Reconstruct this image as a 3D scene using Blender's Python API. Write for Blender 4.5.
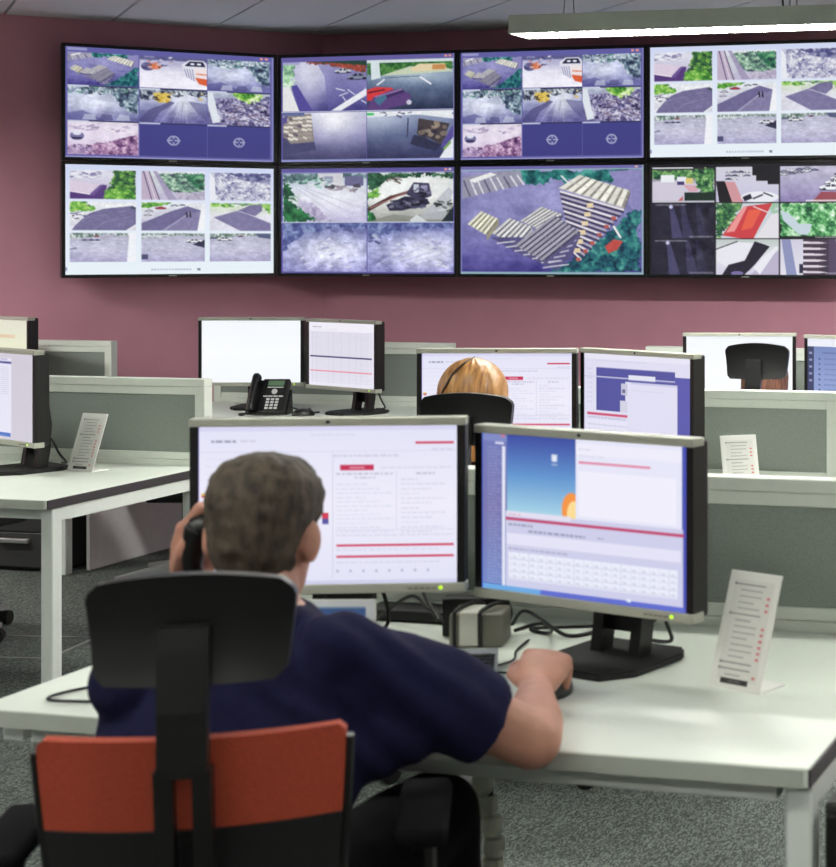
import bpy, bmesh, math, random
import numpy as np
from mathutils import Vector, Matrix, noise as mnoise

for o in list(bpy.data.objects): bpy.data.objects.remove(o)
scene = bpy.context.scene
COL = scene.collection
PI = math.pi
R = math.radians

# ------------------------------------------------------------------ camera, world, exposure
cd = bpy.data.cameras.new('camera')
cam = bpy.data.objects.new('camera', cd); COL.objects.link(cam)
cam.location = (0, 0, 1.52)
cam.rotation_euler = (R(90), 0, R(13.15))
cd.sensor_fit = 'HORIZONTAL'; cd.sensor_width = 36.0
cd.lens = 36.0 * 1670 / 836
cd.shift_x = -(860 - 418) / 836
cd.shift_y = -(433.5 - 245) / 836
cd.clip_end = 60
cd.dof.use_dof = True; cd.dof.focus_distance = 6.3; cd.dof.aperture_fstop = 8.5
scene.camera = cam
w = bpy.data.worlds.new('world'); scene.world = w; w.use_nodes = True
w.node_tree.nodes['Background'].inputs[0].default_value = (0.6, 0.65, 0.7, 1)
w.node_tree.nodes['Background'].inputs[1].default_value = 0.05
vs = scene.view_settings
vs.view_transform = 'Standard'; vs.look = 'None'; vs.gamma = 1.0; vs.use_curve_mapping = False
vs.exposure = 0.0
LAMP_BACK, LAMP_NEAR, LAMP_DIM = 124.0, 36.0, 42.0     # radiance of the pendant diffusers: row before the screens, rows over the near desks

# ------------------------------------------------------------------ helpers
def s2l(c):
    return tuple(((x / 12.92) if x <= .04045 else ((x + .055) / 1.055) ** 2.4) for x in c)
def rgb(r, g, b): return s2l((r / 255, g / 255, b / 255)) + (1,)

def mat(name, col, rough=.5, metal=0, spec=.5, var=0, scale=40, bump=0, stretch=None, col2=None, emit=0, trans=0, coat=0, sheen=0):
    m = bpy.data.materials.new(name); m.use_nodes = True
    nt = m.node_tree; b = nt.nodes['Principled BSDF']
    b.inputs['Base Color'].default_value = col
    b.inputs['Roughness'].default_value = rough; b.inputs['Metallic'].default_value = metal
    b.inputs['Specular IOR Level'].default_value = spec
    if trans: b.inputs['Transmission Weight'].default_value = trans
    if coat: b.inputs['Coat Weight'].default_value = coat
    if sheen: b.inputs['Sheen Weight'].default_value = sheen
    if emit:
        b.inputs['Emission Color'].default_value = col; b.inputs['Emission Strength'].default_value = emit
    if var or bump:
        tc = nt.nodes.new('ShaderNodeTexCoord'); mp = nt.nodes.new('ShaderNodeMapping')
        if stretch: mp.inputs['Scale'].default_value = stretch
        n = nt.nodes.new('ShaderNodeTexNoise'); n.inputs['Scale'].default_value = scale; n.inputs['Detail'].default_value = 4
        nt.links.new(tc.outputs['Object'], mp.inputs[0]); nt.links.new(mp.outputs[0], n.inputs['Vector'])
        if var:
            mx = nt.nodes.new('ShaderNodeMix'); mx.data_type = 'RGBA'
            c2 = col2 if col2 else tuple(min(1, x * (1 + var)) for x in col[:3]) + (1,)
            c1 = col if col2 else tuple(x * (1 - var) for x in col[:3]) + (1,)
            mx.inputs[6].default_value = c1; mx.inputs[7].default_value = c2
            rp = nt.nodes.new('ShaderNodeMapRange'); rp.inputs[1].default_value = .3; rp.inputs[2].default_value = .7
            nt.links.new(n.outputs[0], rp.inputs[0]); nt.links.new(rp.outputs[0], mx.inputs[0])
            nt.links.new(mx.outputs[2], b.inputs['Base Color'])
        if bump:
            bp = nt.nodes.new('ShaderNodeBump'); bp.inputs['Strength'].default_value = bump; bp.inputs['Distance'].default_value = .004
            nt.links.new(n.outputs[0], bp.inputs['Height']); nt.links.new(bp.outputs[0], b.inputs['Normal'])
    return m

def carpet_mat():
    m = bpy.data.materials.new('carpet'); m.use_nodes = True
    nt = m.node_tree; b = nt.nodes['Principled BSDF']; b.inputs['Roughness'].default_value = .95; b.inputs['Specular IOR Level'].default_value = .1
    tc = nt.nodes.new('ShaderNodeTexCoord'); mp = nt.nodes.new('ShaderNodeMapping')
    mp.inputs['Rotation'].default_value = (0, 0, R(-40)); mp.inputs['Scale'].default_value = (330, 120, 1)
    nt.links.new(tc.outputs['Object'], mp.inputs[0])
    v = nt.nodes.new('ShaderNodeTexVoronoi'); v.inputs['Scale'].default_value = 1.0
    nt.links.new(mp.outputs[0], v.inputs['Vector'])
    sx = nt.nodes.new('ShaderNodeSeparateColor'); nt.links.new(v.outputs['Color'], sx.inputs[0])
    r1 = nt.nodes.new('ShaderNodeValToRGB')
    e = r1.color_ramp.elements
    e[0].position = .40; e[0].color = rgb(66, 69, 67)
    e[1].position = .85; e[1].color = rgb(114, 122, 116)
    nt.links.new(sx.outputs[0], r1.inputs[0])
    n = nt.nodes.new('ShaderNodeTexNoise'); n.inputs['Scale'].default_value = 3.5; n.inputs['Detail'].default_value = 5
    nt.links.new(tc.outputs['Object'], n.inputs['Vector'])
    mr = nt.nodes.new('ShaderNodeMapRange'); mr.inputs[3].default_value = .82; mr.inputs[4].default_value = 1.15
    nt.links.new(n.outputs[0], mr.inputs[0])
    mx = nt.nodes.new('ShaderNodeMix'); mx.data_type = 'RGBA'; mx.blend_type = 'MULTIPLY'; mx.inputs[0].default_value = 1
    nt.links.new(r1.outputs[0], mx.inputs[6]); nt.links.new(mr.outputs[0], mx.inputs[7])
    nt.links.new(mx.outputs[2], b.inputs['Base Color'])
    bp = nt.nodes.new('ShaderNodeBump'); bp.inputs['Strength'].default_value = .5; bp.inputs['Distance'].default_value = .003
    nt.links.new(sx.outputs[0], bp.inputs['Height']); nt.links.new(bp.outputs[0], b.inputs['Normal'])
    return m

def print_mat(name, emit):
    """flat picture carried in the colour attribute: lit screens emit it, printed cards reflect it"""
    m = bpy.data.materials.new(name); m.use_nodes = True
    nt = m.node_tree; b = nt.nodes['Principled BSDF']
    a = nt.nodes.new('ShaderNodeAttribute'); a.attribute_name = 'picture'
    if emit:
        b.inputs['Base Color'].default_value = (.01, .01, .012, 1); b.inputs['Roughness'].default_value = .35
        b.inputs['Specular IOR Level'].default_value = .3
        nt.links.new(a.outputs['Color'], b.inputs['Emission Color']); b.inputs['Emission Strength'].default_value = emit
    else:
        nt.links.new(a.outputs['Color'], b.inputs['Base Color']); b.inputs['Roughness'].default_value = .45
    return m

M = dict(
    wall=mat('plum paint', rgb(204, 144, 161), .8, var=.03, scale=6, bump=.03),
    ceil=mat('ceiling tile', rgb(226, 230, 234), .9, var=.02, scale=60, bump=.05),
    offwhite=mat('off white paint', rgb(226, 226, 220), .8, var=.02, scale=6),
    seam=mat('ceiling gap', rgb(70, 70, 68), .9, var=.05),
    carpet=carpet_mat(),
    white=mat('white laminate', rgb(228, 235, 224), .45, var=.012, scale=9),
    edge=mat('shaded grey edge band', rgb(176, 182, 172), .5, var=.03),  # light grey band, darkened for the shade on the upright edge
    dark_edge=mat('charcoal edge band', rgb(62, 58, 62), .45, var=.04),
    frame=mat('white powder coat', rgb(226, 232, 226), .4, var=.015),
    rail=mat('partition rail', rgb(222, 228, 218), .4, var=.015),
    fabric=mat('grey partition fabric', rgb(132, 140, 133), .95, var=.16, scale=260, bump=.3, sheen=.2),
    black=mat('black plastic', rgb(15, 15, 15), .38, var=.08, scale=90),
    blackm=mat('matt black plastic', rgb(20, 20, 21), .6, var=.1, scale=120, bump=.05),
    bfabric=mat('black fabric', rgb(16, 16, 17), .9, var=.2, scale=220, bump=.2),
    orange=mat('orange mesh fabric', rgb(168, 66, 42), .8, var=.14, scale=240, bump=.3),
    silver=mat('silver plastic', rgb(178, 180, 166), .4, metal=.15, var=.03),
    alu=mat('polished aluminium', rgb(190, 192, 192), .3, metal=.8, var=.03),
    pedestal=mat('anthracite steel', rgb(50, 51, 50), .5, var=.06),
    panel=mat('grey end panel', rgb(206, 204, 206), .6, var=.04),
    lamp=mat('lamp housing', rgb(205, 212, 202), .5, var=.02),
    glow=mat('lamp diffuser bright', (1, .985, .94, 1), .5, emit=LAMP_BACK), glow_near=mat('lamp diffuser', (1, .985, .94, 1), .5, emit=LAMP_NEAR),
    glow_dim=mat('lamp diffuser dimmed', (1, .985, .94, 1), .5, emit=LAMP_DIM),
    led=mat('green power light', rgb(176, 222, 40), .4, emit=1.2),
    skin=mat('skin', rgb(188, 136, 116), .55, var=.09, scale=28, bump=.06),
    navy=mat('navy cotton', rgb(24, 24, 56), .9, spec=.2, var=.12, scale=60, bump=.12),
    trousers=mat('black trousers', rgb(11, 11, 13), .95, spec=.15, var=.15, scale=80, bump=.1),
    hair=mat('short brown grey hair', rgb(44, 37, 30), .75, var=.3, scale=30, bump=.7, stretch=(2.2, 2.2, 1.0), col2=rgb(92, 80, 66)),
    blond=mat('golden blond hair', rgb(126, 84, 42), .4, var=.3, scale=22, bump=.3, stretch=(6, 1.0, .6), col2=rgb(196, 144, 82)),
    auburn=mat('auburn hair', rgb(74, 44, 34), .6, var=.3, scale=30, bump=.5, stretch=(6, 1, .6), col2=rgb(118, 76, 58)),
    darkhair=mat('dark hair line', rgb(60, 42, 28), .5, var=.1),
    eye=mat('eye', rgb(235, 232, 226), .2, var=.03),
    iris=mat('iris', rgb(60, 44, 32), .2, var=.1),
    green=mat('phone display', rgb(96, 128, 98), .3, var=.05),
    button=mat('pale buttons', rgb(214, 216, 214), .5, var=.03),
    cable=mat('black cable', rgb(20, 20, 20), .5, var=.1),
    spine=mat('frosted cable spine', rgb(206, 210, 192), .4, var=.06, trans=.25),
    adaptor=mat('grey plastic casing', rgb(126, 124, 114), .5, var=.05),
    adaptorw=mat('off white casing', rgb(222, 222, 212), .5, var=.03),
    keys=mat('dark keys', rgb(34, 35, 38), .55, var=.08),
    kbody=mat('keyboard body', rgb(150, 156, 160), .4, var=.04),
    cardw=mat('white card stock', rgb(240, 240, 235), .5, var=.02),
    purple=mat('purple blouse', rgb(74, 48, 62), .9, var=.12, scale=70, bump=.1),
    screen=print_mat('lit screen', 1.0), printed=print_mat('printed card', 0),
    bezel=mat('gloss black bezel', rgb(16, 16, 18), .3, var=.06),
    trimline=mat('steel trim', rgb(150, 152, 150), .4, metal=.6, var=.04),
)

def link(o, parent=None):
    COL.objects.link(o)
    if parent is not None: o.parent = parent
    return o
def tag(o, label=None, cat=None, group=None, kind=None):
    if label: o['label'] = label
    if cat: o['category'] = cat
    if group: o['group'] = group
    if kind: o['kind'] = kind
    return o
def thing(name, label, cat, loc=(0, 0, 0), rz=0, group=None):
    o = bpy.data.objects.new(name, None); COL.objects.link(o)
    o.empty_display_size = .05
    o.location = loc; o.rotation_euler = (0, 0, rz)
    return tag(o, label, cat, group)
def obj(name, bm, m, parent=None, smooth=False, loc=None, rot=None):
    me = bpy.data.meshes.new(name)
    bm.normal_update(); bm.to_mesh(me); bm.free()
    me.materials.append(M[m] if isinstance(m, str) else m)
    if smooth:
        for p in me.polygons: p.use_smooth = True
        try: me.set_sharp_from_angle(angle=R(38))
        except Exception: pass
    o = bpy.data.objects.new(name, me); link(o, parent)
    if loc is not None: o.location = loc
    if rot is not None: o.rotation_euler = rot
    return o
def copy_tree(o, parent=None, skip=()):
    c = o.copy(); COL.objects.link(c); c.parent = parent
    for ch in o.children:
        if ch.name.split('.')[0] in skip: continue
        copy_tree(ch, c, skip)
    return c

def box(bm, x0, x1, y0, y1, z0, z1, bev=0, seg=2, mtx=None):
    vs_ = [bm.verts.new(p) for p in ((x0, y0, z0), (x1, y0, z0), (x1, y1, z0), (x0, y1, z0), (x0, y0, z1), (x1, y0, z1), (x1, y1, z1), (x0, y1, z1))]
    fs = [bm.faces.new([vs_[i] for i in f]) for f in ((3, 2, 1, 0), (4, 5, 6, 7), (0, 1, 5, 4), (1, 2, 6, 5), (2, 3, 7, 6), (3, 0, 4, 7))]
    if mtx is not None: bmesh.ops.transform(bm, matrix=mtx, verts=vs_)
    if bev:
        es = list({e for f in fs for e in f.edges})
        bmesh.ops.bevel(bm, geom=es, offset=bev, segments=seg, affect='EDGES', profile=.5)
    return bm
def B(*a, **k): return box(bmesh.new(), *a, **k)

def prism(bm, pts, z0, z1):
    """polygon (x,y) extruded in z"""
    n = len(pts)
    a = [bm.verts.new((x, y, z0)) for x, y in pts]; b = [bm.verts.new((x, y, z1)) for x, y in pts]
    bm.faces.new(a[::-1]); bm.faces.new(b)
    for i in range(n): bm.faces.new((a[i], a[(i + 1) % n], b[(i + 1) % n], b[i]))
    return bm
def loft(bm, rings, cap=True):
    """rings: lists of equal length of 3D points"""
    vr = [[bm.verts.new(p) for p in r] for r in rings]
    n = len(vr[0])
    for a, b in zip(vr, vr[1:]):
        for i in range(n): bm.faces.new((a[i], a[(i + 1) % n], b[(i + 1) % n], b[i]))
    if cap: bm.faces.new(vr[0][::-1]); bm.faces.new(vr[-1])
    return bm
def frame_of(d):
    d = d.normalized(); a = Vector((0, 0, 1)) if abs(d.z) < .9 else Vector((0, 1, 0))
    x = d.cross(a).normalized(); return x, x.cross(d).normalized()
def smooth_path(pts, k=5):
    P = [Vector(p) for p in pts]
    if len(P) < 3: return P
    P = [P[0] * 2 - P[1]] + P + [P[-1] * 2 - P[-2]]
    out = []
    for i in range(1, len(P) - 2):
        a, b, c, d = P[i - 1:i + 3]
        for j in range(k):
            t = j / k
            out.append(.5 * ((2 * b) + (c - a) * t + (2 * a - 5 * b + 4 * c - d) * t * t + (3 * b - a - 3 * c + d) * t ** 3))
    out.append(P[-2]); return out
def tube(bm, pts, r, n=8, k=5):
    P = smooth_path(pts, k); rings = []
    rr = r if isinstance(r, (list, tuple)) else None
    for i, p in enumerate(P):
        d = (P[min(i + 1, len(P) - 1)] - P[max(i - 1, 0)])
        x, y = frame_of(d)
        if i and (x.dot(px_) < 0): x, y = -x, -y
        px_ = x
        if rr: t = i / (len(P) - 1) * (len(rr) - 1); q = min(int(t), len(rr) - 2); ra = rr[q] + (rr[q + 1] - rr[q]) * (t - q)
        else: ra = r
        rings.append([p + x * math.cos(2 * PI * j / n) * ra + y * math.sin(2 * PI * j / n) * ra for j in range(n)])
    return loft(bm, rings)
def cyl(bm, c, r, h, n=20, r2=None):
    r2 = r if r2 is None else r2
    return loft(bm, [[(c[0] + math.cos(2 * PI * i / n) * q, c[1] + math.sin(2 * PI * i / n) * q, z) for i in range(n)] for q, z in ((r, c[2]), (r2, c[2] + h))])
def ball(bm, c, rx, ry, rz, mtx=None, seg=14, ring=9):
    g = bmesh.ops.create_uvsphere(bm, u_segments=seg, v_segments=ring, radius=1)
    bmesh.ops.scale(bm, vec=(rx, ry, rz), verts=g['verts'])
    if mtx is not None: bmesh.ops.transform(bm, matrix=mtx, verts=g['verts'])
    bmesh.ops.translate(bm, vec=c, verts=g['verts'])
    return bm
def plate(bm, outline, thick, curve=lambda x, z: 0.0, n=10):
    """upright curved plate: outline rows [(z, x0, x1)], y = curve(x,z), thickness towards -y"""
    fr, bk = [], []
    for z, x0, x1 in outline:
        xs = [x0 + (x1 - x0) * i / n for i in range(n + 1)]
        fr.append([bm.verts.new((x, curve(x, z), z)) for x in xs]); bk.append([bm.verts.new((x, curve(x, z) - thick, z)) for x in xs])
    m = len(outline)
    for j in range(m - 1):
        for i in range(n):
            bm.faces.new((fr[j][i + 1], fr[j][i], fr[j + 1][i], fr[j + 1][i + 1]))
            bm.faces.new((bk[j][i], bk[j][i + 1], bk[j + 1][i + 1], bk[j + 1][i]))
        bm.faces.new((fr[j][0], bk[j][0], bk[j + 1][0], fr[j + 1][0]))
        bm.faces.new((bk[j][n], fr[j][n], fr[j + 1][n], bk[j + 1][n]))
    for i in range(n):
        bm.faces.new((fr[0][i], fr[0][i + 1], bk[0][i + 1], bk[0][i]))
        bm.faces.new((fr[m - 1][i + 1], fr[m - 1][i], bk[m - 1][i], bk[m - 1][i + 1]))
    return bm

# ------------------------------------------------------------------ flat pictures (screens, cards)
class Can:
    def __init__(s, W=0, H=0, arr=None):
        s.a = np.ones((H * 2, W * 2, 3)) * .5 if arr is None else arr
        s.h, s.w = s.a.shape[:2]
        s.X, s.Y = np.meshgrid((np.arange(s.w) + .5) / s.w, (np.arange(s.h) + .5) / s.h)
    def sub(s, x0, y0, x1, y1):
        return Can(arr=s.a[int(round(y0 * s.h)):int(round(y1 * s.h)), int(round(x0 * s.w)):int(round(x1 * s.w))])
    def fill(s, c): s.a[:] = np.array(c) / 255.; return s
    def vgrad(s, c0, c1, c2=None):
        t = s.Y[..., None]; c0, c1 = np.array(c0) / 255., np.array(c1) / 255.
        if c2 is None: s.a[:] = c0 * (1 - t) + c1 * t
        else:
            c2 = np.array(c2) / 255.
            s.a[:] = np.where(t < .5, c0 * (1 - 2 * t) + c1 * 2 * t, c1 * (2 - 2 * t) + c2 * (2 * t - 1))
        return s
    def put(s, m, c, al=1.0):
        c = np.array(c) / 255.
        s.a[m] = s.a[m] * (1 - al) + c * al; return s
    def rect(s, x0, y0, x1, y1, c, al=1.): return s.put((s.X >= x0) & (s.X <= x1) & (s.Y >= y0) & (s.Y <= y1), c, al)
    def poly(s, pts, c, al=1.):
        m = np.zeros(s.X.shape, bool); n = len(pts)
        for i in range(n):
            (x0, y0), (x1, y1) = pts[i], pts[(i + 1) % n]
            if y0 == y1: continue
            k = ((y0 > s.Y) != (y1 > s.Y)) & (s.X < (x1 - x0) * (s.Y - y0) / (y1 - y0) + x0)
            m ^= k
        return s.put(m, c, al)
    def ell(s, x, y, rx, ry, c, al=1.): return s.put(((s.X - x) / rx) ** 2 + ((s.Y - y) / ry) ** 2 <= 1, c, al)
    def line(s, x0, y0, x1, y1, wd, c, al=1.):
        asp = s.w / s.h
        dx, dy = (x1 - x0) * asp, y1 - y0; L = math.hypot(dx, dy) + 1e-9
        px, py = (s.X - x0) * asp, s.Y - y0
        t = np.clip((px * dx + py * dy) / L ** 2, 0, 1)
        return s.put((px - t * dx) ** 2 + (py - t * dy) ** 2 <= (wd / 2) ** 2, c, al)
    def field(s, n, seed, st=1.):
        r = np.random.RandomState(seed); out = np.zeros(s.X.shape); amp = 1.
        for o in range(3):
            gx, gy = max(2, int(n * st)) + 1, max(2, int(n)) + 1
            g = r.rand(gy + 1, gx + 1) - .5
            x, y = s.X * (gx - 1), s.Y * (gy - 1); i, j = x.astype(int), y.astype(int); u, v = x - i, y - j
            u = u * u * (3 - 2 * u); v = v * v * (3 - 2 * v)
            out += amp * ((g[j, i] * (1 - u) + g[j, i + 1] * u) * (1 - v) + (g[j + 1, i] * (1 - u) + g[j + 1, i + 1] * u) * v)
            n *= 2.1; amp *= .6
        return out
    def rough(s, amp, n, seed, st=1.6, where=None):
        f = s.field(n, seed, st)[..., None] * amp
        if where is not None: f = f * where[..., None]
        s.a[:] = np.clip(s.a + f, 0, 1); return s
    def blobs(s, x0, y0, x1, y1, cols, k, seed, sz=.06):
        r = random.Random(seed)
        for _ in range(k):
            z = sz * r.uniform(.4, 1.2)
            s.ell(r.uniform(x0, x1), r.uniform(y0, y1), z * .7, z, r.choice(cols), .75)
        return s
    def text(s, x, y, ln, c=(150, 150, 170), h=.006, al=.6, seed=1):
        r = random.Random(seed); t = x
        while t < x + ln:
            q = r.uniform(.008, .03); s.rect(t, y, min(t + q, x + ln), y + h, c, al * .62); t += q + .006
        return s
    def low(s):
        a = s.a; return (a[0::2, 0::2] + a[1::2, 0::2] + a[0::2, 1::2] + a[1::2, 1::2]) / 4

def picture_mesh(name, can, W, H, m, parent, y=0, zc=0, xc=0):
    """upright rectangle in local xz (facing -y) carrying the picture"""
    a = can.low(); h, w_ = a.shape[:2]
    xs = np.linspace(-W / 2, W / 2, w_) + xc; zs = np.linspace(H / 2, -H / 2, h) + zc
    gx, gz = np.meshgrid(xs, zs)
    co = np.stack([gx, np.full_like(gx, y), gz], -1).reshape(-1, 3)
    idx = np.arange(h * w_).reshape(h, w_)
    q = np.stack([idx[:-1, :-1], idx[1:, :-1], idx[1:, 1:], idx[:-1, 1:]], -1).reshape(-1, 4)
    me = bpy.data.meshes.new(name)
    me.vertices.add(len(co)); me.vertices.foreach_set('co', co.ravel())
    me.loops.add(q.size); me.loops.foreach_set('vertex_index', q.ravel().astype(np.int32))
    me.polygons.add(len(q)); me.polygons.foreach_set('loop_start', np.arange(0, q.size, 4, dtype=np.int32))
    me.update(calc_edges=True); me.validate()
    lin = np.where(a <= .04045, a / 12.92, ((a + .055) / 1.055) ** 2.4)
    ca = me.color_attributes.new('picture', 'FLOAT_COLOR', 'POINT')
    ca.data.foreach_set('color', np.concatenate([lin, np.ones((h, w_, 1))], -1).astype(np.float32).ravel())
    me.materials.append(M[m])
    o = bpy.data.objects.new(name, me); link(o, parent)
    return o

# --- camera pictures shown on the wall
WH = (236, 240, 248); NAVY = (62, 62, 128); TEAL = (38, 120, 120)
G_DARK = [(24, 44, 46), (40, 84, 62), (70, 124, 74), (128, 176, 104), (190, 214, 170)]
G_LIME = [(40, 92, 48), (84, 150, 60), (132, 190, 84), (190, 222, 130)]
STONE = [(64, 60, 100), (120, 118, 156), (176, 176, 200), (226, 226, 236)]
def pmask(t, pts, seed=0, jag=0.):
    k = Can(arr=np.zeros(t.a.shape))
    if jag: k.X = t.X + t.field(11, seed + 70, 1.6) * jag + t.field(30, seed + 71, 1.6) * jag * .7; k.Y = t.Y + t.field(11, seed + 72, 1.6) * jag * 1.5 + t.field(30, seed + 73, 1.6) * jag
    k.poly(pts, (255, 255, 255)); return k.a[..., 0] > .5
def ramp(t, m, f, cols, al=1.):
    """colour the masked area along a ramp of colours by the field f in 0..1"""
    c = np.array(cols) / 255.; n = len(cols) - 1; g = np.clip(f, 0, .999) * n; i = g.astype(int); u_ = (g - i)[..., None]
    col = c[i] * (1 - u_) + c[i + 1] * u_
    t.a[m] = t.a[m] * (1 - al) + col[m] * al
def foliage(t, pts, seed, cols=G_DARK, n=9):
    f = .5 + t.field(n, seed, 1.6) * .75 + t.field(n * 3.2, seed + 1, 1.6) * .35
    m = pmask(t, pts, seed, .05)
    ramp(t, m, f, cols); return t
def rubble(t, pts, seed, cols=STONE, n=14, st=1.8):
    f = .5 + t.field(n, seed, st) * .8 + t.field(n * 2.7, seed + 3, st) * .5
    ramp(t, pmask(t, pts, seed, .035), f, cols); return t
def clutter(t, x0, y0, x1, y1, k, seed, cols, s0=.012, s1=.06, flat=.5):
    r = random.Random(seed)
    for _ in range(k):
        x, y = r.uniform(x0, x1), r.uniform(y0, y1); L = r.uniform(s0, s1); a = r.uniform(-.5, .5)
        t.line(x, y, x + L * math.cos(a), y + L * math.sin(a) * 1.6, r.uniform(.015, .06) * flat * 2, r.choice(cols), .85)
    return t
def ground(t, c0, c1, c2, seed, glow=None, amp=.1):
    """wet tarmac: smooth light falling off, with streaks"""
    t.vgrad(c0, c1, c2)
    if glow:
        x, y, rx, ry, c, al = glow
        d = np.exp(-(((t.X - x) / rx) ** 2 + ((t.Y - y) / ry) ** 2))[..., None] * al
        t.a[:] = t.a * (1 - d) + np.array(c) / 255. * d
    t.rough(amp, 4, seed, 2); t.rough(amp * .6, 16, seed + 1, .6); return t
def soften(t, k=1):
    for _ in range(k):
        p = np.pad(t.a, ((1, 1), (1, 1), (0, 0)), 'edge')
        t.a[:] = (p[:-2, 1:-1] + p[2:, 1:-1] + p[1:-1, :-2] + p[1:-1, 2:] + 2 * t.a) / 6
    t.rough(.05, 40, 77, 1.7); return t
def pallet(t, p, q, r_, s_, n, top, gap, side=None, dh=0):
    """slatted quad p,q,r,s"""
    P = [np.array(v, float) for v in (p, q, r_, s_)]
    if dh:
        t.poly([s_, r_, (r_[0], r_[1] + dh), (s_[0], s_[1] + dh)], side or gap)
        t.poly([q, r_, (r_[0], r_[1] + dh), (q[0], q[1] + dh)], side or gap)
    t.poly([p, q, r_, s_], gap)
    for i in range(n):
        a, b = i / n, (i + .66) / n; k = .93 + .1 * ((i * 7) % 3) / 2
        t.poly([tuple(P[0] + (P[3] - P[0]) * a), tuple(P[1] + (P[2] - P[1]) * a), tuple(P[1] + (P[2] - P[1]) * b), tuple(P[0] + (P[3] - P[0]) * b)], tuple(min(255, v * k) for v in top))
    for w_ in (.04, .5, .93):
        a0, a1 = P[0] + (P[1] - P[0]) * w_, P[3] + (P[2] - P[3]) * w_; t.line(a0[0], a0[1], a1[0], a1[1], .012, tuple(v * .82 for v in top), .5)
def p_pallets(t, big=True):
    ground(t, (140, 138, 184), (126, 124, 178), (74, 68, 138), 3, (.5, .3, .5, .3, (150, 148, 196), .6), .12)
    rubble(t, [(.3, 0), (1, 0), (1, .06), (.8, .1), (.62, .1), (.4, .16), (.3, .1)], 4, [(20, 60, 70), (44, 120, 116), (90, 170, 160)], 10)
    t.poly([(.82, .02), (1, .0), (1, .5), (.93, .34)], (140, 136, 186))
    rubble(t, [(.56, .94), (.66, .84), (.8, .66), (.93, .44), (1, .36), (1, 1), (.5, 1)], 8, [(14, 40, 62), (30, 84, 100), (44, 118, 118), (90, 160, 150)], 16)
    t.poly([(0, .07), (.16, .02), (.33, .0), (.35, .14), (.14, .22), (0, .28)], (150, 148, 168))
    for i in range(9): t.line(.01 + i * .038, .1 - i * .006, .045 + i * .038, .25 - i * .014, .018, (214, 214, 224) if i % 3 else (96, 92, 120))
    t.poly([(.04, .09), (.16, .02), (.2, .04), (.07, .12)], (232, 232, 232)); t.line(.56, .06, .6, .13, .016, (226, 226, 232))
    if big:
        n = 12
        for i in range(n + 1):
            q = i / n; L0 = np.array((.552 + .065 * q, .2 + .58 * q)); R0 = np.array((.905 - .235 * q, .385 + .48 * q)); d = np.array((0, .03))
            mid = L0 * .5 + R0 * .5
            t.poly([tuple(L0), tuple(R0), tuple(R0 + d * 1.5), tuple(L0 + d * 1.5)], (66, 58, 92))
            t.poly([tuple(L0), tuple(R0), tuple(R0 + d * .75), tuple(L0 + d * .75)], (222, 218, 224) if i % 2 == 0 else (176, 170, 190))
            if i % 2: t.rect(mid[0] - .02, mid[1] - .01, mid[0] + .015, mid[1] + .035, (226, 208, 172))
            if i > 1 and i % 2 == 0: t.rect(R0[0] - .03, R0[1] - .005, R0[0] - .004, R0[1] + .03, (176, 92, 84))
    pallet(t, (.545, .18), (.66, .05), (.94, .21), (.905, .38), 8, (240, 238, 228), (140, 138, 130), (110, 100, 112), .03)
    pallet(t, (.33, .5), (.45, .36), (.57, .44), (.43, .58), 6, (226, 226, 220), (84, 80, 106), (80, 76, 104), .03)
    pallet(t, (.03, .53), (.11, .4), (.21, .48), (.14, .64), 5, (238, 236, 216), (110, 108, 96), (150, 146, 128), .06)
    pallet(t, (.17, .62), (.27, .47), (.4, .56), (.31, .75), 6, (226, 226, 222), (76, 72, 100), (170, 168, 178), .07)
    t.poly([(.16, .66), (.3, .8), (.45, .92), (.54, .99), (.62, .84), (.66, .66), (.5, .66)], (84, 80, 124))
    for i in range(7): t.line(.2 + i * .05, .72 + i * .038, .3 + i * .05, .70 + i * .038, .012, (206, 206, 216))
    for i in range(6): t.line(.46 + i * .03, .96 - i * .05, .54 + i * .02, .94 - i * .05, .014, (190, 188, 204))
    pallet(t, (.3, .74), (.52, .44), (.665, .61), (.46, .9), 7, (172, 170, 184), (52, 46, 78), (88, 84, 124), .04)
    if big:
        t.poly([(.8, .75), (.85, .68), (.9, .7), (.87, .78), (.82, .82)], (186, 78, 72)); t.line(.85, .56, .885, .66, .022, (240, 232, 236))
    soften(t, 1)
def cars(t, items):
    for x, y, wd, c in items:
        h = wd * .9
        t.ell(x, y + h * .34, wd * 1.02, h * .22, (30, 28, 50), .8); t.ell(x, y, wd, h * .42, c); t.poly([(x - wd * .62, y - h * .1), (x - wd * .36, y - h * .56), (x + wd * .34, y - h * .58), (x + wd * .66, y - h * .1)], tuple(int(v * .9) for v in c))
        t.poly([(x - wd * .5, y - h * .12), (x - wd * .3, y - h * .46), (x + wd * .28, y - h * .48), (x + wd * .5, y - h * .12)], (44, 44, 70)); t.line(x, y - h * .5, x, y - h * .1, .03, c)
        for s in (-1, 1): t.ell(x + s * wd * .58, y + h * .3, wd * .16, h * .18, (24, 22, 36))
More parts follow.
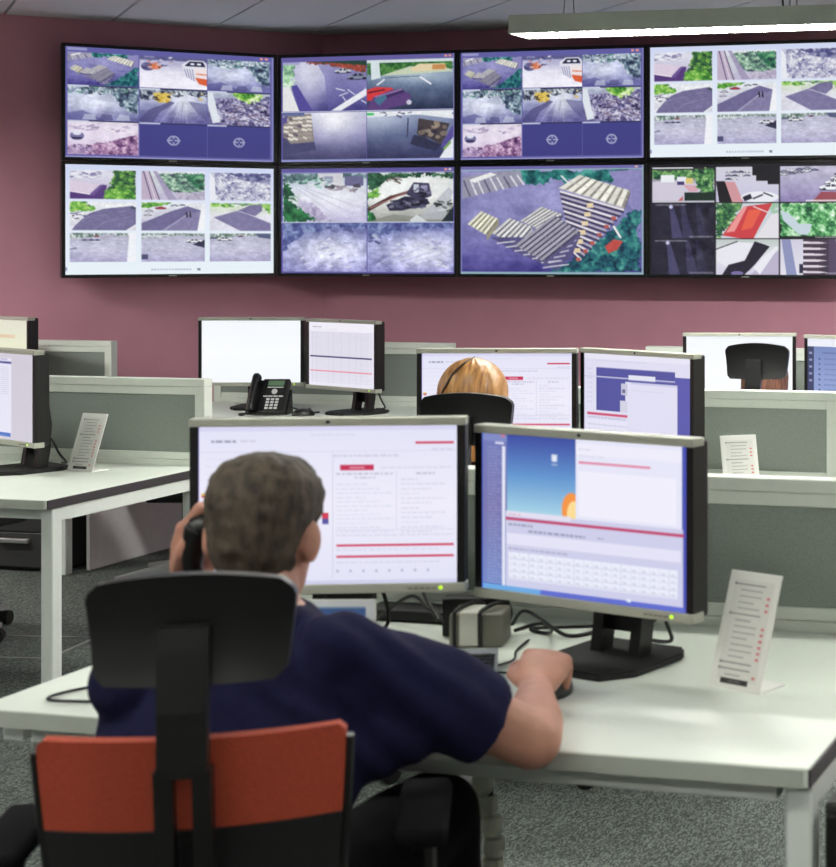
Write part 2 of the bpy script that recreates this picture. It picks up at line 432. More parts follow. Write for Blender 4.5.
def p_trucks(t):
    ground(t, (150, 150, 190), (228, 226, 240), (240, 238, 248), 11, None, .06)
    t.rect(0, 0, 1, .12, (92, 92, 138)); clutter(t, 0, .02, .5, .3, 26, 3, [(206, 122, 96), (70, 68, 110), (224, 218, 224), (140, 140, 180)]); t.ell(.12, .34, .1, .13, (92, 92, 140)); t.ell(.22, .32, .1, .1, (210, 118, 84)); clutter(t, .03, .24, .3, .4, 14, 9, [(44, 40, 70), (226, 140, 110), (200, 200, 220)], .01, .04)
    t.poly([(.62, .22), (.72, .08), (.95, .07), (1, .22), (1, .85), (.84, .76), (.68, .62)], (222, 222, 234)); t.poly([(.66, .26), (.74, .11), (.94, .11), (.98, .27)], (38, 36, 66)); t.ell(.78, .19, .035, .035, (226, 230, 240)); t.ell(.88, .19, .035, .035, (226, 230, 240))
    t.poly([(.8, .32), (1, .32), (1, .86), (.85, .77)], (236, 224, 226)); t.poly([(.82, .62), (1, .66), (1, .88), (.88, .82)], (216, 96, 58)); t.poly([(.84, .48), (1, .5), (1, .54), (.84, .52)], (220, 130, 96))
    for k in range(4): t.line(.66 + k * .04, .36, .7 + k * .035, .6 + k * .04, .02, (110, 106, 156))
    soften(t)
def p_yard(t, seed, base=((196, 204, 226), (160, 166, 206), (92, 92, 150)), g=(60, 150, 110)):
    ground(t, base[0], base[1], base[2], seed, (.35, .5, .4, .3, (222, 226, 240), .75), .16)
    rubble(t, [(0, 0), (1, 0), (1, .24), (.6, .2), (.3, .26), (0, .2)], seed, [(44, 56, 80), (96, 124, 132), (170, 184, 200), (232, 238, 242)], 9, 3)
    clutter(t, 0, .03, 1, .24, 40, seed, [(226, 232, 238), (40, 44, 70), (90, 150, 130), (150, 160, 190)])
    rubble(t, [(.62, .2), (1, .1), (1, .8), (.84, .72), (.7, .46)], seed + 2, [(30, 34, 58), (70, 88, 112), (130, 154, 168), (206, 220, 226)], 7)
    t.poly([(0, 1), (.0, .8), (.22, .72), (.52, 1)], (84, 82, 142), .6)
    for k in range(3): t.poly([(.2 + k * .24, .98), (.24 + k * .24, .82), (.38 + k * .24, .82), (.4 + k * .24, .98)], (72, 70, 118) if k % 2 else (206, 212, 226), .6)
    soften(t)
def p_road(t, seed, yel=True):
    ground(t, (206, 212, 224), (156, 160, 198), (92, 88, 146), seed, (.66, .4, .2, .4, (236, 238, 246), .8), .12)
    rubble(t, [(0, 0), (1, 0), (1, .2), (.7, .16), (.4, .3), (0, .36)], seed, [(34, 36, 60), (80, 90, 110), (176, 184, 196), (236, 238, 240)], 8, 3)
    if yel: t.poly([(.2, .14), (.36, .1), (.46, .16), (.45, .36), (.3, .42), (.22, .34)], (220, 192, 96)); clutter(t, .2, .12, .48, .4, 22, seed, [(60, 56, 60), (240, 226, 160), (196, 160, 60)], .01, .05); clutter(t, .84, .06, 1, .26, 10, 4, [(220, 190, 90), (60, 60, 80)])
    t.poly([(.0, .9), (.14, .62), (.46, .36), (.52, .4), (.3, .7), (.2, 1), (0, 1)], (74, 72, 120), .7); t.poly([(.72, .34), (1, .4), (1, .9), (.86, .7)], (70, 70, 116), .5)
    for k in range(6): t.line(.2 + k * .1, 1, .5 + k * .035, .4, .014, (222, 226, 240) if k % 2 else (84, 80, 130), .55)
    soften(t)
def p_debris(t):
    ground(t, (190, 200, 214), (130, 130, 170), (96, 90, 140), 44, None, .14); rubble(t, [(.12, .2), (1, .1), (1, 1), (.2, 1)], 9, [(46, 40, 76), (100, 94, 140), (166, 162, 192), (226, 224, 236)], 9)
    foliage(t, [(.4, .04), (.56, .0), (.84, .03), (.86, .22), (.66, .34), (.5, .24)], 5, G_LIME + [(230, 240, 210)]); t.poly([(0, 0), (.07, 0), (.2, .92), (.08, .96), (0, .4)], (220, 226, 234))
    clutter(t, .25, .25, .98, .95, 46, 5, [(44, 36, 66), (214, 212, 226), (120, 96, 110), (70, 62, 100)], .04, .2, .28); soften(t)
def p_pink(t):
    ground(t, (226, 218, 232), (224, 214, 232), (206, 186, 214), 9, None, .06); clutter(t, 0, .08, 1, .3, 26, 5, [(190, 178, 206), (236, 232, 240), (160, 146, 180)], .03, .1)
    rubble(t, [(0, .82), (.3, .72), (.64, .56), (1, .36), (1, 1), (0, 1)], 4, [(70, 40, 84), (130, 92, 136), (180, 140, 176), (222, 200, 222)], 10, 2); rubble(t, [(0, .76), (.26, .7), (.4, .86), (.2, 1), (0, 1)], 6, [(84, 60, 110), (166, 140, 180), (220, 206, 226)], 12)
    t.ell(.13, .46, .1, .13, (120, 116, 160)); t.ell(.13, .38, .06, .06, (222, 224, 236)); t.rect(.06, .5, .2, .56, (50, 44, 80)); soften(t)
def p_blank(t):
    t.vgrad((66, 66, 134), (64, 62, 128))
    t.ell(.5, .52, .09, .15, (160, 164, 196)); t.ell(.5, .52, .066, .11, (70, 68, 134)); t.rect(.4, .5, .6, .54, (160, 164, 196)); t.rect(.486, .44, .514, .6, (70, 68, 134)); t.rect(.49, .38, .51, .47, (160, 164, 196)); t.rect(.49, .57, .51, .66, (160, 164, 196))
def scr_nine(c):
    c.fill((96, 94, 160)); ph = [p_pallets, p_trucks, lambda t: p_yard(t, 21), lambda t: p_yard(t, 31, ((190, 200, 220), (190, 196, 224), (110, 110, 164))), lambda t: p_road(t, 5), p_debris, p_pink, p_blank, p_blank]
    xs = (.012, .343, .67, .985); ys = (.05, .345, .665, .975)
    for k in range(9):
        i, j = k % 3, k // 3
        t = c.sub(xs[i], ys[j], xs[i + 1] - .004, ys[j + 1] - .006)
        ph[k](t, False) if k == 0 else ph[k](t)
        if j: t.rect(0, 0, .3, .045, (200, 206, 222)); t.rect(.3, 0, 1, .03, (40, 40, 60))
    c.rect(.93, .012, .945, .032, (226, 150, 140)); c.rect(.955, .012, .97, .032, (226, 150, 140)); c.rect(.01, .01, .1, .035, (150, 150, 196))
    c.rect(0, .985, 1, 1, (150, 150, 200)); c.rect(.99, 0, 1, 1, (130, 130, 186))
def p_roof(t):
    ground(t, (220, 222, 234), (200, 196, 216), (150, 140, 180), 61, None, .08); clutter(t, 0, .04, .5, .32, 26, 6, [(236, 236, 242), (150, 146, 180), (120, 112, 150)], .03, .12)
    t.poly([(0, .36), (.44, .5), (.3, .82), (0, .74)], (216, 202, 220)); t.poly([(0, .76), (.3, .86), (.46, .5), (.56, .52), (.5, 1), (0, 1)], (86, 60, 122)); t.line(0, .74, .3, .84, .035, (240, 232, 240)); t.poly([(.3, .84), (.46, .5), (.5, .52), (.36, .9)], (110, 84, 146))
    foliage(t, [(.66, 0), (1, 0), (1, 1), (.5, 1), (.56, .7), (.62, .4)], 12, [(22, 40, 46), (44, 86, 60), (92, 144, 68), (150, 194, 92)]); foliage(t, [(.54, .7), (.7, .62), (.9, .66), (1, .8), (1, 1), (.5, 1)], 15, G_LIME); soften(t)
def p_path(t):
    ground(t, (222, 226, 232), (196, 200, 210), (180, 172, 200), 71, None, .08)
    foliage(t, [(.24, .1), (.5, .06), (1, .08), (1, .74), (.8, .8), (.4, .66)], 23, [(60, 54, 80), (84, 120, 108), (150, 188, 160), (226, 232, 230)], 10); foliage(t, [(.66, .1), (.98, .06), (1, .62), (.86, .6)], 26, [(30, 56, 56), (60, 124, 92), (130, 186, 140)])
    t.poly([(0, 0), (.1, 0), (.3, 1), (0, 1)], (190, 174, 196)); t.line(.03, 0, .16, 1, .035, (92, 78, 116)); t.line(.12, 0, .28, 1, .03, (70, 58, 92)); t.line(.075, 0, .22, 1, .02, (232, 226, 236)); t.poly([(.18, 0), (.24, 0), (.56, 1), (.42, 1)], (160, 150, 182), .9); rubble(t, [(.56, .76), (1, .66), (1, 1), (.6, 1)], 4, [(150, 140, 170), (206, 202, 216)], 10); soften(t)
def p_rocks(t):
    t.fill((196, 196, 214)); rubble(t, [(0, 0), (1, 0), (1, 1), (0, 1)], 33, [(92, 92, 140), (160, 160, 190), (206, 206, 220), (240, 240, 244)], 11); rubble(t, [(.3, 0), (1, 0), (1, .36), (.6, .3)], 36, [(64, 66, 112), (110, 112, 156), (190, 190, 210)], 10); t.poly([(0, .0), (.08, .2), (.1, 1), (0, 1)], (230, 232, 240)); soften(t)
def p_bend(t):
    ground(t, (228, 232, 238), (224, 226, 232), (212, 212, 224), 2, None, .04); foliage(t, [(0, 0), (.2, 0), (.38, .2), (.36, .32), (0, .36)], 6, G_LIME)
    clutter(t, .0, .38, .28, .6, 22, 8, [(240, 240, 244), (120, 120, 150), (70, 66, 96)], .04, .1); t.poly([(.4, .1), (.95, .06), (1, .14), (.6, .2)], (236, 238, 240))
    t.poly([(.03, 1), (.1, .75), (.3, .4), (.5, .25), (.95, .13), (1, .2), (1, .78), (.86, 1)], (116, 110, 150)); t.rough(.05, 10, 14); t.rough(.05, 30, 15)
    for q in ((.36, .98, .52, .72), (.52, .72, .96, .5), (.2, .62, .3, .54), (.4, .5, .55, .44), (.7, .36, .85, .32)): t.line(*q, .014, (172, 168, 196), .8)
    t.line(.0, .98, .15, .66, .025, (230, 232, 238)); t.line(.86, 1, 1, .8, .035, (238, 240, 244)); t.line(.93, .2, 1, .22, .06, (60, 76, 80)); soften(t)
def p_walkers(t):
    ground(t, (228, 232, 238), (206, 206, 220), (190, 190, 210), 7, None, .04); foliage(t, [(0, 0), (.5, 0), (.4, .08), (.1, .2), (0, .24)], 3, G_LIME); cars(t, [(.3, .2, .09, (190, 66, 84)), (.12, .3, .08, (206, 206, 216)), (.52, .1, .07, (190, 200, 208)), (.1, .44, .07, (206, 206, 216)), (.64, .08, .05, (120, 120, 150))])
    t.poly([(0, 1), (0, .74), (.45, .32), (.72, .12), (.95, .28), (.9, 1)], (110, 104, 146)); t.poly([(.3, 1), (.75, .36), (.95, .3), (.88, 1)], (130, 124, 162)); t.rough(.05, 12, 15); t.line(.36, .98, .76, .36, .015, (214, 214, 228))
    for x in (.71, .765): t.line(x, .37, x + .005, .5, .05, (26, 22, 40)); t.ell(x, .33, .012, .025, (90, 70, 80))
    t.poly([(.95, .1), (1, 0), (1, 1), (.88, 1)], (238, 240, 244)); clutter(t, .84, .04, 1, .2, 8, 2, [(120, 110, 130), (226, 226, 230)]); soften(t)
def p_cross(t):
    ground(t, (206, 220, 190), (222, 222, 232), (214, 214, 228), 5, None, .04); foliage(t, [(0, 0), (1, 0), (1, .08), (.6, .06), (.3, .14), (0, .12)], 2, G_LIME + [(240, 244, 236)])
    clutter(t, .1, .02, .7, .1, 12, 7, [(240, 242, 244), (130, 140, 150)], .03, .06)
    t.poly([(.06, .52), (.46, .26), (1, .72), (1, 1), (.5, 1)], (124, 118, 158)); t.poly([(.46, .26), (.66, .06), (.86, .03), (.86, .26), (.74, .46)], (118, 112, 152)); t.rough(.05, 12, 17); t.line(.44, .27, .8, .5, .02, (196, 196, 216)); foliage(t, [(.82, .04), (1, .04), (1, .36), (.94, .26)], 9, G_LIME); soften(t)
def p_lot(t, seed):
    ground(t, (176, 176, 196), (190, 190, 212), (160, 156, 194), seed, (.5, .6, .5, .4, (204, 202, 222), .5), .07); t.rough(.1, 26, seed + 5, .7)
    rubble(t, [(0, 0), (1, 0), (1, .1), (.5, .06), (.3, .14), (0, .2)], seed, [(60, 76, 80), (110, 140, 120), (200, 206, 212), (236, 238, 240)], 9, 4)
    if seed == 1: cars(t, [(.22, .24, .05, (90, 92, 130)), (.32, .24, .05, (60, 60, 100)), (.41, .24, .05, (80, 80, 120)), (.4, .12, .04, (190, 80, 80))]); t.poly([(.9, 0), (1, 0), (1, 1), (.86, 1)], (238, 240, 246)); t.line(.02, .96, .86, .5, .012, (200, 200, 216)); t.line(0, .56, .1, .52, .03, (80, 80, 110))
    if seed == 2: t.poly([(.8, .4), (1, .22), (1, .52)], (46, 48, 76)); cars(t, [(.83, .27, .13, (236, 238, 242))]); t.rect(0, .74, .1, .92, (78, 78, 116)); t.poly([(.0, .1), (.4, .06), (.4, .1), (.0, .16)], (210, 210, 222))
    if seed == 3: cars(t, [(.24, .2, .13, (238, 240, 244)), (.07, .16, .07, (110, 114, 150)), (.5, .1, .05, (120, 80, 100))]); t.poly([(.74, 0), (1, 0), (1, .2), (.8, .14)], (84, 92, 124))
    soften(t)
def scr_white(c):
    c.vgrad((206, 214, 240), (226, 234, 246), (230, 240, 246))
    ph = [p_roof, p_path, p_rocks, p_bend, p_walkers, p_cross, lambda t: p_lot(t, 1), lambda t: p_lot(t, 2), lambda t: p_lot(t, 3)]
    xs = (.022, .352, .68); ys = (.05, .335, .62)
    for k in range(9):
        i, j = k % 3, k // 3; ph[k](c.sub(xs[i], ys[j], xs[i] + .305, ys[j] + .262))
    for i in range(14): c.rect(.4 + i * .014, .948, .408 + i * .014, .962, (170, 178, 200))
    c.rect(.62, .945, .635, .965, (120, 126, 150)); c.rect(0, .93, .01, .96, (140, 146, 180))
def scr_four(c):
    c.fill((92, 86, 150)); c.rect(0, 0, 1, .045, (98, 92, 156))
    t = c.sub(.01, .045, .496, .515); ground(t, (176, 176, 204), (140, 138, 186), (66, 60, 124), 5, (.32, .25, .22, .5, (222, 222, 236), .8), .06)
    t.poly([(.55, 1), (.95, .6), (1, .5), (1, 0), (.4, 0), (.5, .3)], (96, 92, 156), .45); rubble(t, [(.26, 0), (1, 0), (1, .26), (.8, .18), (.6, .08), (.3, .06)], 3, [(60, 70, 56), (150, 70, 60), (190, 92, 76)], 8, 4); t.poly([(.3, .0), (1, 0), (1, .1), (.6, .03)], (40, 66, 54))
    cars(t, [(.72, .2, .1, (190, 196, 206)), (.9, .32, .13, (130, 136, 160))])
    foliage(t, [(0, 0), (.14, 0), (.12, .5), (0, .55)], 4, [(90, 130, 110), (170, 214, 170), (226, 240, 226)]); t.poly([(0, .5), (.08, .48), (.2, 1), (0, 1)], (226, 226, 228)); t.poly([(.1, .48), (.17, .46), (.36, 1), (.2, 1)], (84, 76, 150))
    t.poly([(.58, 1), (.7, 1), (1, .7), (1, .56)], (232, 232, 240)); 
    for q in ((.64, .55, .74, .6), (.68, .7, .78, .64), (.72, .72, .76, .82), (.78, .58, .86, .68), (.94, .8, 1, .86)): t.line(*q, .02, (220, 222, 236))
    t.rect(0, 0, .2, .05, (160, 160, 200)); soften(t)
    t = c.sub(.5, .045, .99, .515); ground(t, (160, 178, 196), (96, 112, 142), (44, 52, 78), 6, (.6, .34, .4, .14, (180, 196, 210), .8), .05)
    foliage(t, [(0, 0), (1, 0), (1, .2), (.5, .22), (.15, .3), (0, .3)], 9, [(20, 52, 34), (52, 104, 56), (110, 160, 84)]); t.rect(0, 0, 1, .06, (206, 218, 220))
    t.poly([(.16, .32), (.5, .14), (.95, .2), (1, .26), (.5, .3)], (196, 206, 180)); t.poly([(.5, .2), (.6, .1), (.9, .1), (.93, .22), (.55, .25)], (222, 206, 168)); t.rect(.76, .12, .91, .22, (196, 140, 86)); t.poly([(.04, .0), (.14, 0), (.16, .36), (.05, .4)], (210, 222, 226))
    t.line(.12, .5, .2, .4, .03, (226, 230, 236)); t.line(.62, .36, .74, .5, .035, (230, 232, 240)); t.line(.22, .36, .62, .34, .012, (60, 76, 90))
    t.poly([(0, .6), (.1, .54), (.28, .56), (.34, .62), (.1, .8), (0, .82)], (206, 62, 66)); t.line(.02, .65, .2, .6, .03, (90, 30, 50))
    t.poly([(.0, .95), (.08, .74), (.3, .6), (.42, .6), (.52, .74), (.46, .9), (.2, 1), (.02, 1)], (92, 66, 122)); t.poly([(.08, .8), (.2, .68), (.24, .76), (.14, .92)], (70, 112, 140)); t.line(.24, .74, .42, .64, .05, (58, 44, 88)); t.ell(.49, .86, .03, .05, (200, 196, 214)); t.line(.1, .74, .4, .6, .03, (140, 116, 160)); soften(t)
    t = c.sub(.01, .53, .496, .975); ground(t, (190, 192, 216), (136, 134, 178), (60, 58, 98), 7, (.62, .12, .3, .4, (240, 240, 246), .95), .05)
    t.poly([(.02, .05), (.34, .02), (.38, .62), (.1, .66), (0, .5), (0, .2)], (140, 132, 128)); r = random.Random(4)
    for j in range(6):
        for i in range(6): t.line(.02 + i * .056 + r.uniform(-.01, .01), .13 + j * .085 - i * .008, .06 + i * .056, .14 + j * .088 - i * .008, .05, r.choice([(206, 200, 190), (160, 150, 146), (222, 218, 208), (100, 92, 106)]))
    t.poly([(0, .5), (.1, .66), (.38, .62), (.4, .8), (0, .9)], (70, 70, 108)); t.rect(0, 0, .26, .06, (100, 110, 150)); t.poly([(0, .1), (.06, .05), (.05, .2), (0, .25)], (90, 84, 140)); soften(t)
    t = c.sub(.5, .53, .99, .975); ground(t, (150, 162, 190), (96, 106, 142), (48, 50, 86), 8, (.1, .1, .3, .3, (200, 210, 224), .7), .05)
    t.poly([(.0, 0), (1, 0), (1, .18), (.6, .08), (0, .12)], (226, 230, 234)); t.poly([(.6, .16), (.96, .28), (.86, .72), (.7, .56), (.58, .5)], (70, 62, 66)); t.blobs(.62, .24, .9, .6, [(130, 116, 106), (50, 46, 60), (160, 146, 130)], 26, 3, .05)
    t.poly([(.55, .5), (.86, .72), (.8, .86), (.5, .7)], (48, 50, 76)); t.line(.48, .16, .47, .54, .03, (60, 62, 90)); t.poly([(.86, .74), (1, .3), (1, .66), (.9, .84)], (88, 76, 150)); t.poly([(.84, 1), (1, .56), (1, 1)], (226, 230, 236)); t.poly([(.88, .8), (.97, .62), (.97, .7), (.9, .84)], (120, 160, 90)); t.rect(0, .03, .08, .08, (70, 190, 110)); clutter(t, .1, .02, 1, .1, 20, 4, [(90, 90, 120), (240, 240, 244)], .02, .06, .4); soften(t)
    c.rect(.94, .012, .955, .032, (226, 150, 140)); c.rect(.963, .012, .978, .032, (226, 150, 140)); c.rect(.0, .975, 1, 1, (140, 146, 196)); c.rect(0, .517, 1, .525, (200, 206, 226)); c.rect(.99, 0, 1, 1, (130, 130, 180))
def scr_snow(c):
    c.fill((92, 84, 152))
    t = c.sub(.01, .05, .498, .508); ground(t, (176, 190, 206), (222, 224, 236), (186, 180, 212), 2, (.55, .5, .4, .3, (240, 240, 248), .6), .08)
    foliage(t, [(0, 0), (1, 0), (1, .1), (.5, .08), (.2, .16), (0, .2)], 3, [(46, 66, 76), (90, 120, 122), (170, 196, 196)]); t.rect(.42, .0, .72, .24, (206, 206, 212)); t.rect(.5, .06, .6, .22, (150, 150, 180)); clutter(t, .15, .12, .6, .26, 26, 4, [(220, 226, 230), (60, 90, 90), (150, 200, 180)], .03, .09); t.rect(.74, .06, .96, .26, (104, 102, 140)); clutter(t, .5, .2, .95, .36, 18, 5, [(70, 66, 80), (210, 206, 210), (150, 140, 150)], .03, .1)
    foliage(t, [(0, .12), (.1, .3), (.2, .7), (.42, .93), (.46, 1), (0, 1)], 8, [(10, 50, 40), (30, 96, 56), (60, 136, 80)]); clutter(t, .04, .48, .18, .6, 10, 3, [(226, 232, 232), (180, 200, 190)], .02, .06); rubble(t, [(.16, .5), (.36, .62), (.6, 1), (.44, 1), (.24, .8)], 4, [(150, 140, 176), (206, 200, 222)], 12)
    for k in range(6): t.line(.16 + k * .03, .3, .7 + k * .07, .95 - k * .05, .02, (236, 236, 244) if k % 2 else (170, 166, 200), .4)
    soften(t)
    t = c.sub(.503, .05, .99, .508); ground(t, (206, 214, 214), (232, 234, 232), (150, 152, 146), 4, (.5, .2, .5, .2, (244, 246, 244), .6), .06)
    foliage(t, [(0, 0), (1, 0), (1, .12), (.7, .06), (.3, .1), (.12, .3), (0, .36)], 5, [(16, 40, 36), (40, 86, 60), (100, 140, 110)]); foliage(t, [(0, .4), (.16, .3), (.12, .46), (0, .56)], 6, G_LIME); foliage(t, [(0, .62), (.1, .9), (.12, 1), (0, 1)], 7, [(20, 70, 40), (60, 150, 76)]); t.poly([(.0, 1), (1, 1), (1, .7), (.55, .9), (.3, .85)], (126, 130, 120), .7); clutter(t, .2, .08, .38, .17, 12, 3, [(110, 96, 90), (60, 54, 60), (206, 200, 196)], .03, .07)
    t.line(.02, .74, .28, .5, .075, (74, 44, 48)); t.line(.28, .5, .56, .36, .06, (92, 52, 52)); t.line(.03, .72, .55, .34, .02, (170, 130, 120)); t.poly([(.22, .66), (.44, .48), (.7, .54), (.73, .64), (.4, .78), (.26, .78)], (40, 40, 62)); clutter(t, .26, .56, .7, .74, 24, 6, [(76, 76, 104), (24, 22, 36), (130, 130, 150)], .03, .1); t.poly([(.45, .44), (.54, .2), (.72, .22), (.75, .48), (.6, .58)], (64, 60, 88)); t.rect(.54, .24, .6, .4, (196, 202, 214)); t.rect(.63, .26, .7, .38, (150, 150, 180)); clutter(t, .5, .3, .74, .52, 12, 7, [(30, 28, 44), (120, 116, 146)], .02, .06)
    t.poly([(.58, .96), (.95, .3), (1, .4), (.9, .96)], (180, 184, 192), .8); clutter(t, .78, .5, .97, .8, 12, 5, [(40, 44, 44), (90, 96, 100), (206, 210, 212)], .03, .08); t.poly([(.5, .96), (.58, .86), (.7, 1), (.5, 1)], (206, 212, 212)); t.poly([(.86, 1), (1, .7), (1, 1)], (30, 40, 48)); soften(t)
    for k, x in ((1, .01), (2, .503)):
        t = c.sub(x, .52, x + .488, .98); ground(t, (96, 102, 164), (168, 172, 214), (140, 140, 196), 40 + k, (.45 + .12 * k, .58, .42, .34, (220, 222, 238), .95), .14); t.rough(.16, 13, 50 + k, 1.2); rubble(t, [(0, 0), (1, 0), (1, .12), (.6, .1), (.3, .2), (.12, .4 if k == 1 else .3), (0, .6 if k == 1 else .34)], k, [(60, 66, 124), (100, 112, 166), (150, 166, 200)], 8)
        clutter(t, .15, .3, .95, .95, 26, k, [(146, 148, 196), (226, 228, 240)], .02, .08, .3)
        if k == 1: clutter(t, .45, .06, .8, .16, 8, 2, [(190, 200, 216), (80, 80, 130)], .04, .12, .3)
        if k == 2:
            clutter(t, 0, .2, .14, .4, 12, 3, [(70, 72, 120), (190, 194, 216), (120, 126, 170)])
            for i in range(6): t.line(.1 + i * .1, .86 - i * .02, .6 + i * .09, .42 + i * .03, .03, (176, 178, 214) if i % 2 else (226, 228, 242), .4)
        soften(t, 2)
    c.rect(0, .51, 1, .518, (190, 196, 216)); c.rect(.0, .04, 1, .047, (170, 172, 210)); c.rect(.94, .012, .955, .03, (226, 150, 140)); c.rect(.963, .012, .978, .03, (210, 200, 200))
def scr_big(c):
    c.fill((120, 124, 180)); c.rect(0, 0, 1, .03, (110, 104, 166)); p_pallets(c.sub(.008, .04, .985, .975)); c.rect(0, .978, 1, 1, (140, 170, 180)); c.rect(.988, 0, 1, 1, (150, 170, 184)); c.rect(0, .03, 1, .04, (150, 180, 190)); c.rect(.95, .008, .965, .026, (226, 180, 160))
def scr_dark(c):
    c.fill((34, 32, 40)); xs = (.012, .345, .675); r = .328; ys = (.03, .355, .68); hh = .315
    t = c.sub(xs[0], ys[0], xs[0] + r - .004, ys[0] + hh); t.vgrad((40, 44, 40), (206, 200, 214), (200, 196, 214)); t.rect(0, 0, .66, .03, WH); foliage(t, [(0, .1), (1, .1), (1, .3), (0, .32)], 9); t.poly([(0, .4), (.5, .38), (.7, .5), (.76, .62), (.5, .66), (.5, 1), (0, 1)], (206, 200, 216)); t.rect(.14, .22, .36, .42, (232, 236, 240)); t.rect(.4, .26, .55, .46, (230, 232, 240)); t.rect(.4, .4, .52, .5, (70, 60, 110)); t.rect(.54, .3, .66, .46, (220, 196, 120)); t.poly([(.5, .5), (.72, .52), (.74, .68), (.6, .7)], (214, 166, 178)); foliage(t, [(.66, .06), (1, .04), (1, .72), (.76, .7), (.72, .4)], 4); t.rect(.52, .72, 1, .95, (36, 50, 44)); t.poly([(.42, .95), (.5, .8), (.5, 1), (.4, 1)], (190, 90, 90)); t.rect(0, .95, 1, 1, (190, 190, 200))
    t = c.sub(xs[1], ys[0], xs[1] + r - .004, ys[0] + hh); t.vgrad((206, 206, 218), (206, 204, 222), (196, 192, 220)); cars(t, [(.2 + .1 * (i % 4), .14 + .1 * (i // 4), .055, ((236, 238, 242), (120, 120, 146), (80, 80, 100))[i % 3]) for i in range(10)]); t.poly([(.58, 0), (1, 0), (1, .5), (.82, .5), (.82, .4), (.64, .4), (.64, .25), (.58, .25)], (30, 28, 34)); t.poly([(.12, .42), (.3, .42), (.44, 1), (.2, 1)], (206, 150, 156)); t.poly([(.0, .4), (.14, .4), (.26, 1), (.05, 1)], (34, 30, 36)); t.ell(.7, .86, .3, .16, (232, 234, 240)); t.poly([(.42, .86), (.55, .76), (.58, .9), (.46, .98)], (40, 40, 56)); t.line(.6, .9, .74, .8, .05, (70, 66, 84)); t.line(.76, .74, .9, .84, .04, (60, 56, 76))
    t = c.sub(xs[2], ys[0], 1, ys[0] + hh); t.vgrad((190, 188, 208), (170, 164, 196), (140, 128, 176)); t.rough(.1, 7, 4); cars(t, [(.06 + .12 * (i % 5), .22 - .03 * (i % 5) - .08 * (i // 5), .07, ((232, 234, 240), (120, 120, 150), (150, 156, 170))[i % 3]) for i in range(9)]); t.poly([(.64, .72), (1, .74), (1, 1), (.5, 1)], (150, 72, 84)); cars(t, [(.93, .22, .09, (80, 80, 106)), (.9, .34, .12, (226, 228, 234)), (.85, .46, .15, (236, 238, 242)), (.79, .6, .18, (238, 240, 244))]); t.rect(.4, .95, .9, .99, (226, 226, 230))
    for j, (s1, s2) in ((1, (.3, .48)), (2, (.25, .55))):
        t = c.sub(xs[0], ys[j], xs[0] + r - .004, ys[j] + hh); t.fill((40, 38, 54)); t.rough(.05, 6, j)
        for q, a in ((s1, .38), (s2, .26), (.72, .14)): t.poly([(q - .02, .02), (q + .03, .02), (q + .2, 1), (q + .02, 1)], (120, 116, 180), a)
        t.ell(s1, .1, .03, .05, (200, 200, 230)); t.rough(.12, 5, j + 9, where=(t.X > .5) & (t.Y < .6)); t.text(.05, .02, .5, (226, 226, 230), .04, .8, j); t.text(.6, .93, .38, (226, 226, 230), .045, .8, j + 5); soften(t, 2)
    t = c.sub(xs[1], ys[1], xs[1] + r - .004, ys[1] + hh); t.vgrad((200, 210, 216), (206, 206, 218)); foliage(t, [(0, 0), (.42, 0), (.3, .4), (.1, .9), (0, 1)], 3); t.blobs(.85, 0, 1, .6, [(150, 190, 160), (210, 220, 220)], 12, 3, .1); t.poly([(.1, .92), (.44, .1), (.9, .0), (.6, 1), (.4, 1)], (202, 66, 72)); t.poly([(.44, .1), (.5, .1), (.3, .8), (.16, .84)], (232, 150, 150)); t.poly([(.52, .2), (.74, .16), (.58, .7), (.4, .78)], (226, 96, 74)); t.line(.6, .1, .82, .26, .03, (226, 214, 220)); t.poly([(.9, .3), (1, .3), (1, 1), (.62, 1)], (224, 222, 228))
    t = c.sub(xs[2], ys[1], 1, ys[1] + hh); foliage(t, [(0, 0), (1, 0), (1, 1), (0, 1)], 13, [(20, 60, 44), (50, 120, 72), (104, 180, 110), (180, 222, 180), (236, 244, 238)], 7); t.poly([(0, .2), (.14, .3), (.3, .6), (.5, .6), (.44, .9), (.3, .9), (.05, .5)], (196, 210, 220)); t.rect(0, .94, 1, 1, (30, 30, 34)); t.text(.55, .95, .4, (226, 226, 230), .04, .9, 3)
    t = c.sub(xs[1], ys[2], xs[1] + r - .004, ys[2] + hh); t.vgrad((190, 200, 196), (228, 228, 236), (206, 204, 222)); t.poly([(0, .25), (.35, .08), (.6, .1), (.5, .55), (.2, .8), (0, .6)], (230, 230, 238)); t.line(0, .28, .34, .06, .03, (40, 40, 50)); t.poly([(.62, .05), (.86, .2), (.62, .72), (.46, 1), (.1, 1), (.2, .72), (.46, .6)], (40, 34, 50)); t.ell(.34, .96, .1, .06, (120, 110, 160)); t.poly([(.86, .5), (1, .3), (1, 1), (.55, 1)], (186, 178, 204)); t.poly([(.6, .8), (.95, .2), (1, .22), (.7, 1)], (232, 232, 240))
    t = c.sub(xs[2], ys[2], 1, ys[2] + hh); t.vgrad((206, 204, 222), (226, 224, 234)); t.poly([(.02, 0), (.16, 0), (.26, 1), (.1, 1)], (140, 146, 186)); t.rect(.3, .7, .36, .95, (40, 40, 66)); t.rect(.36, 0, .76, 1, (66, 54, 72))
    for i in range(6): t.poly([(.36, .06 + i * .165), (.6, .07 + i * .165), (.74, .1 + i * .165), (.6, .13 + i * .165), (.36, .13 + i * .165)], (222, 212, 222))
    t.poly([(.76, 0), (.86, 0), (1, .9), (1, 1), (.76, 1)], (86, 72, 100)); t.poly([(.86, 0), (1, 0), (1, .8)], (150, 144, 168)); t.text(.7, .93, .28, (226, 226, 230), .045, .9, 8)

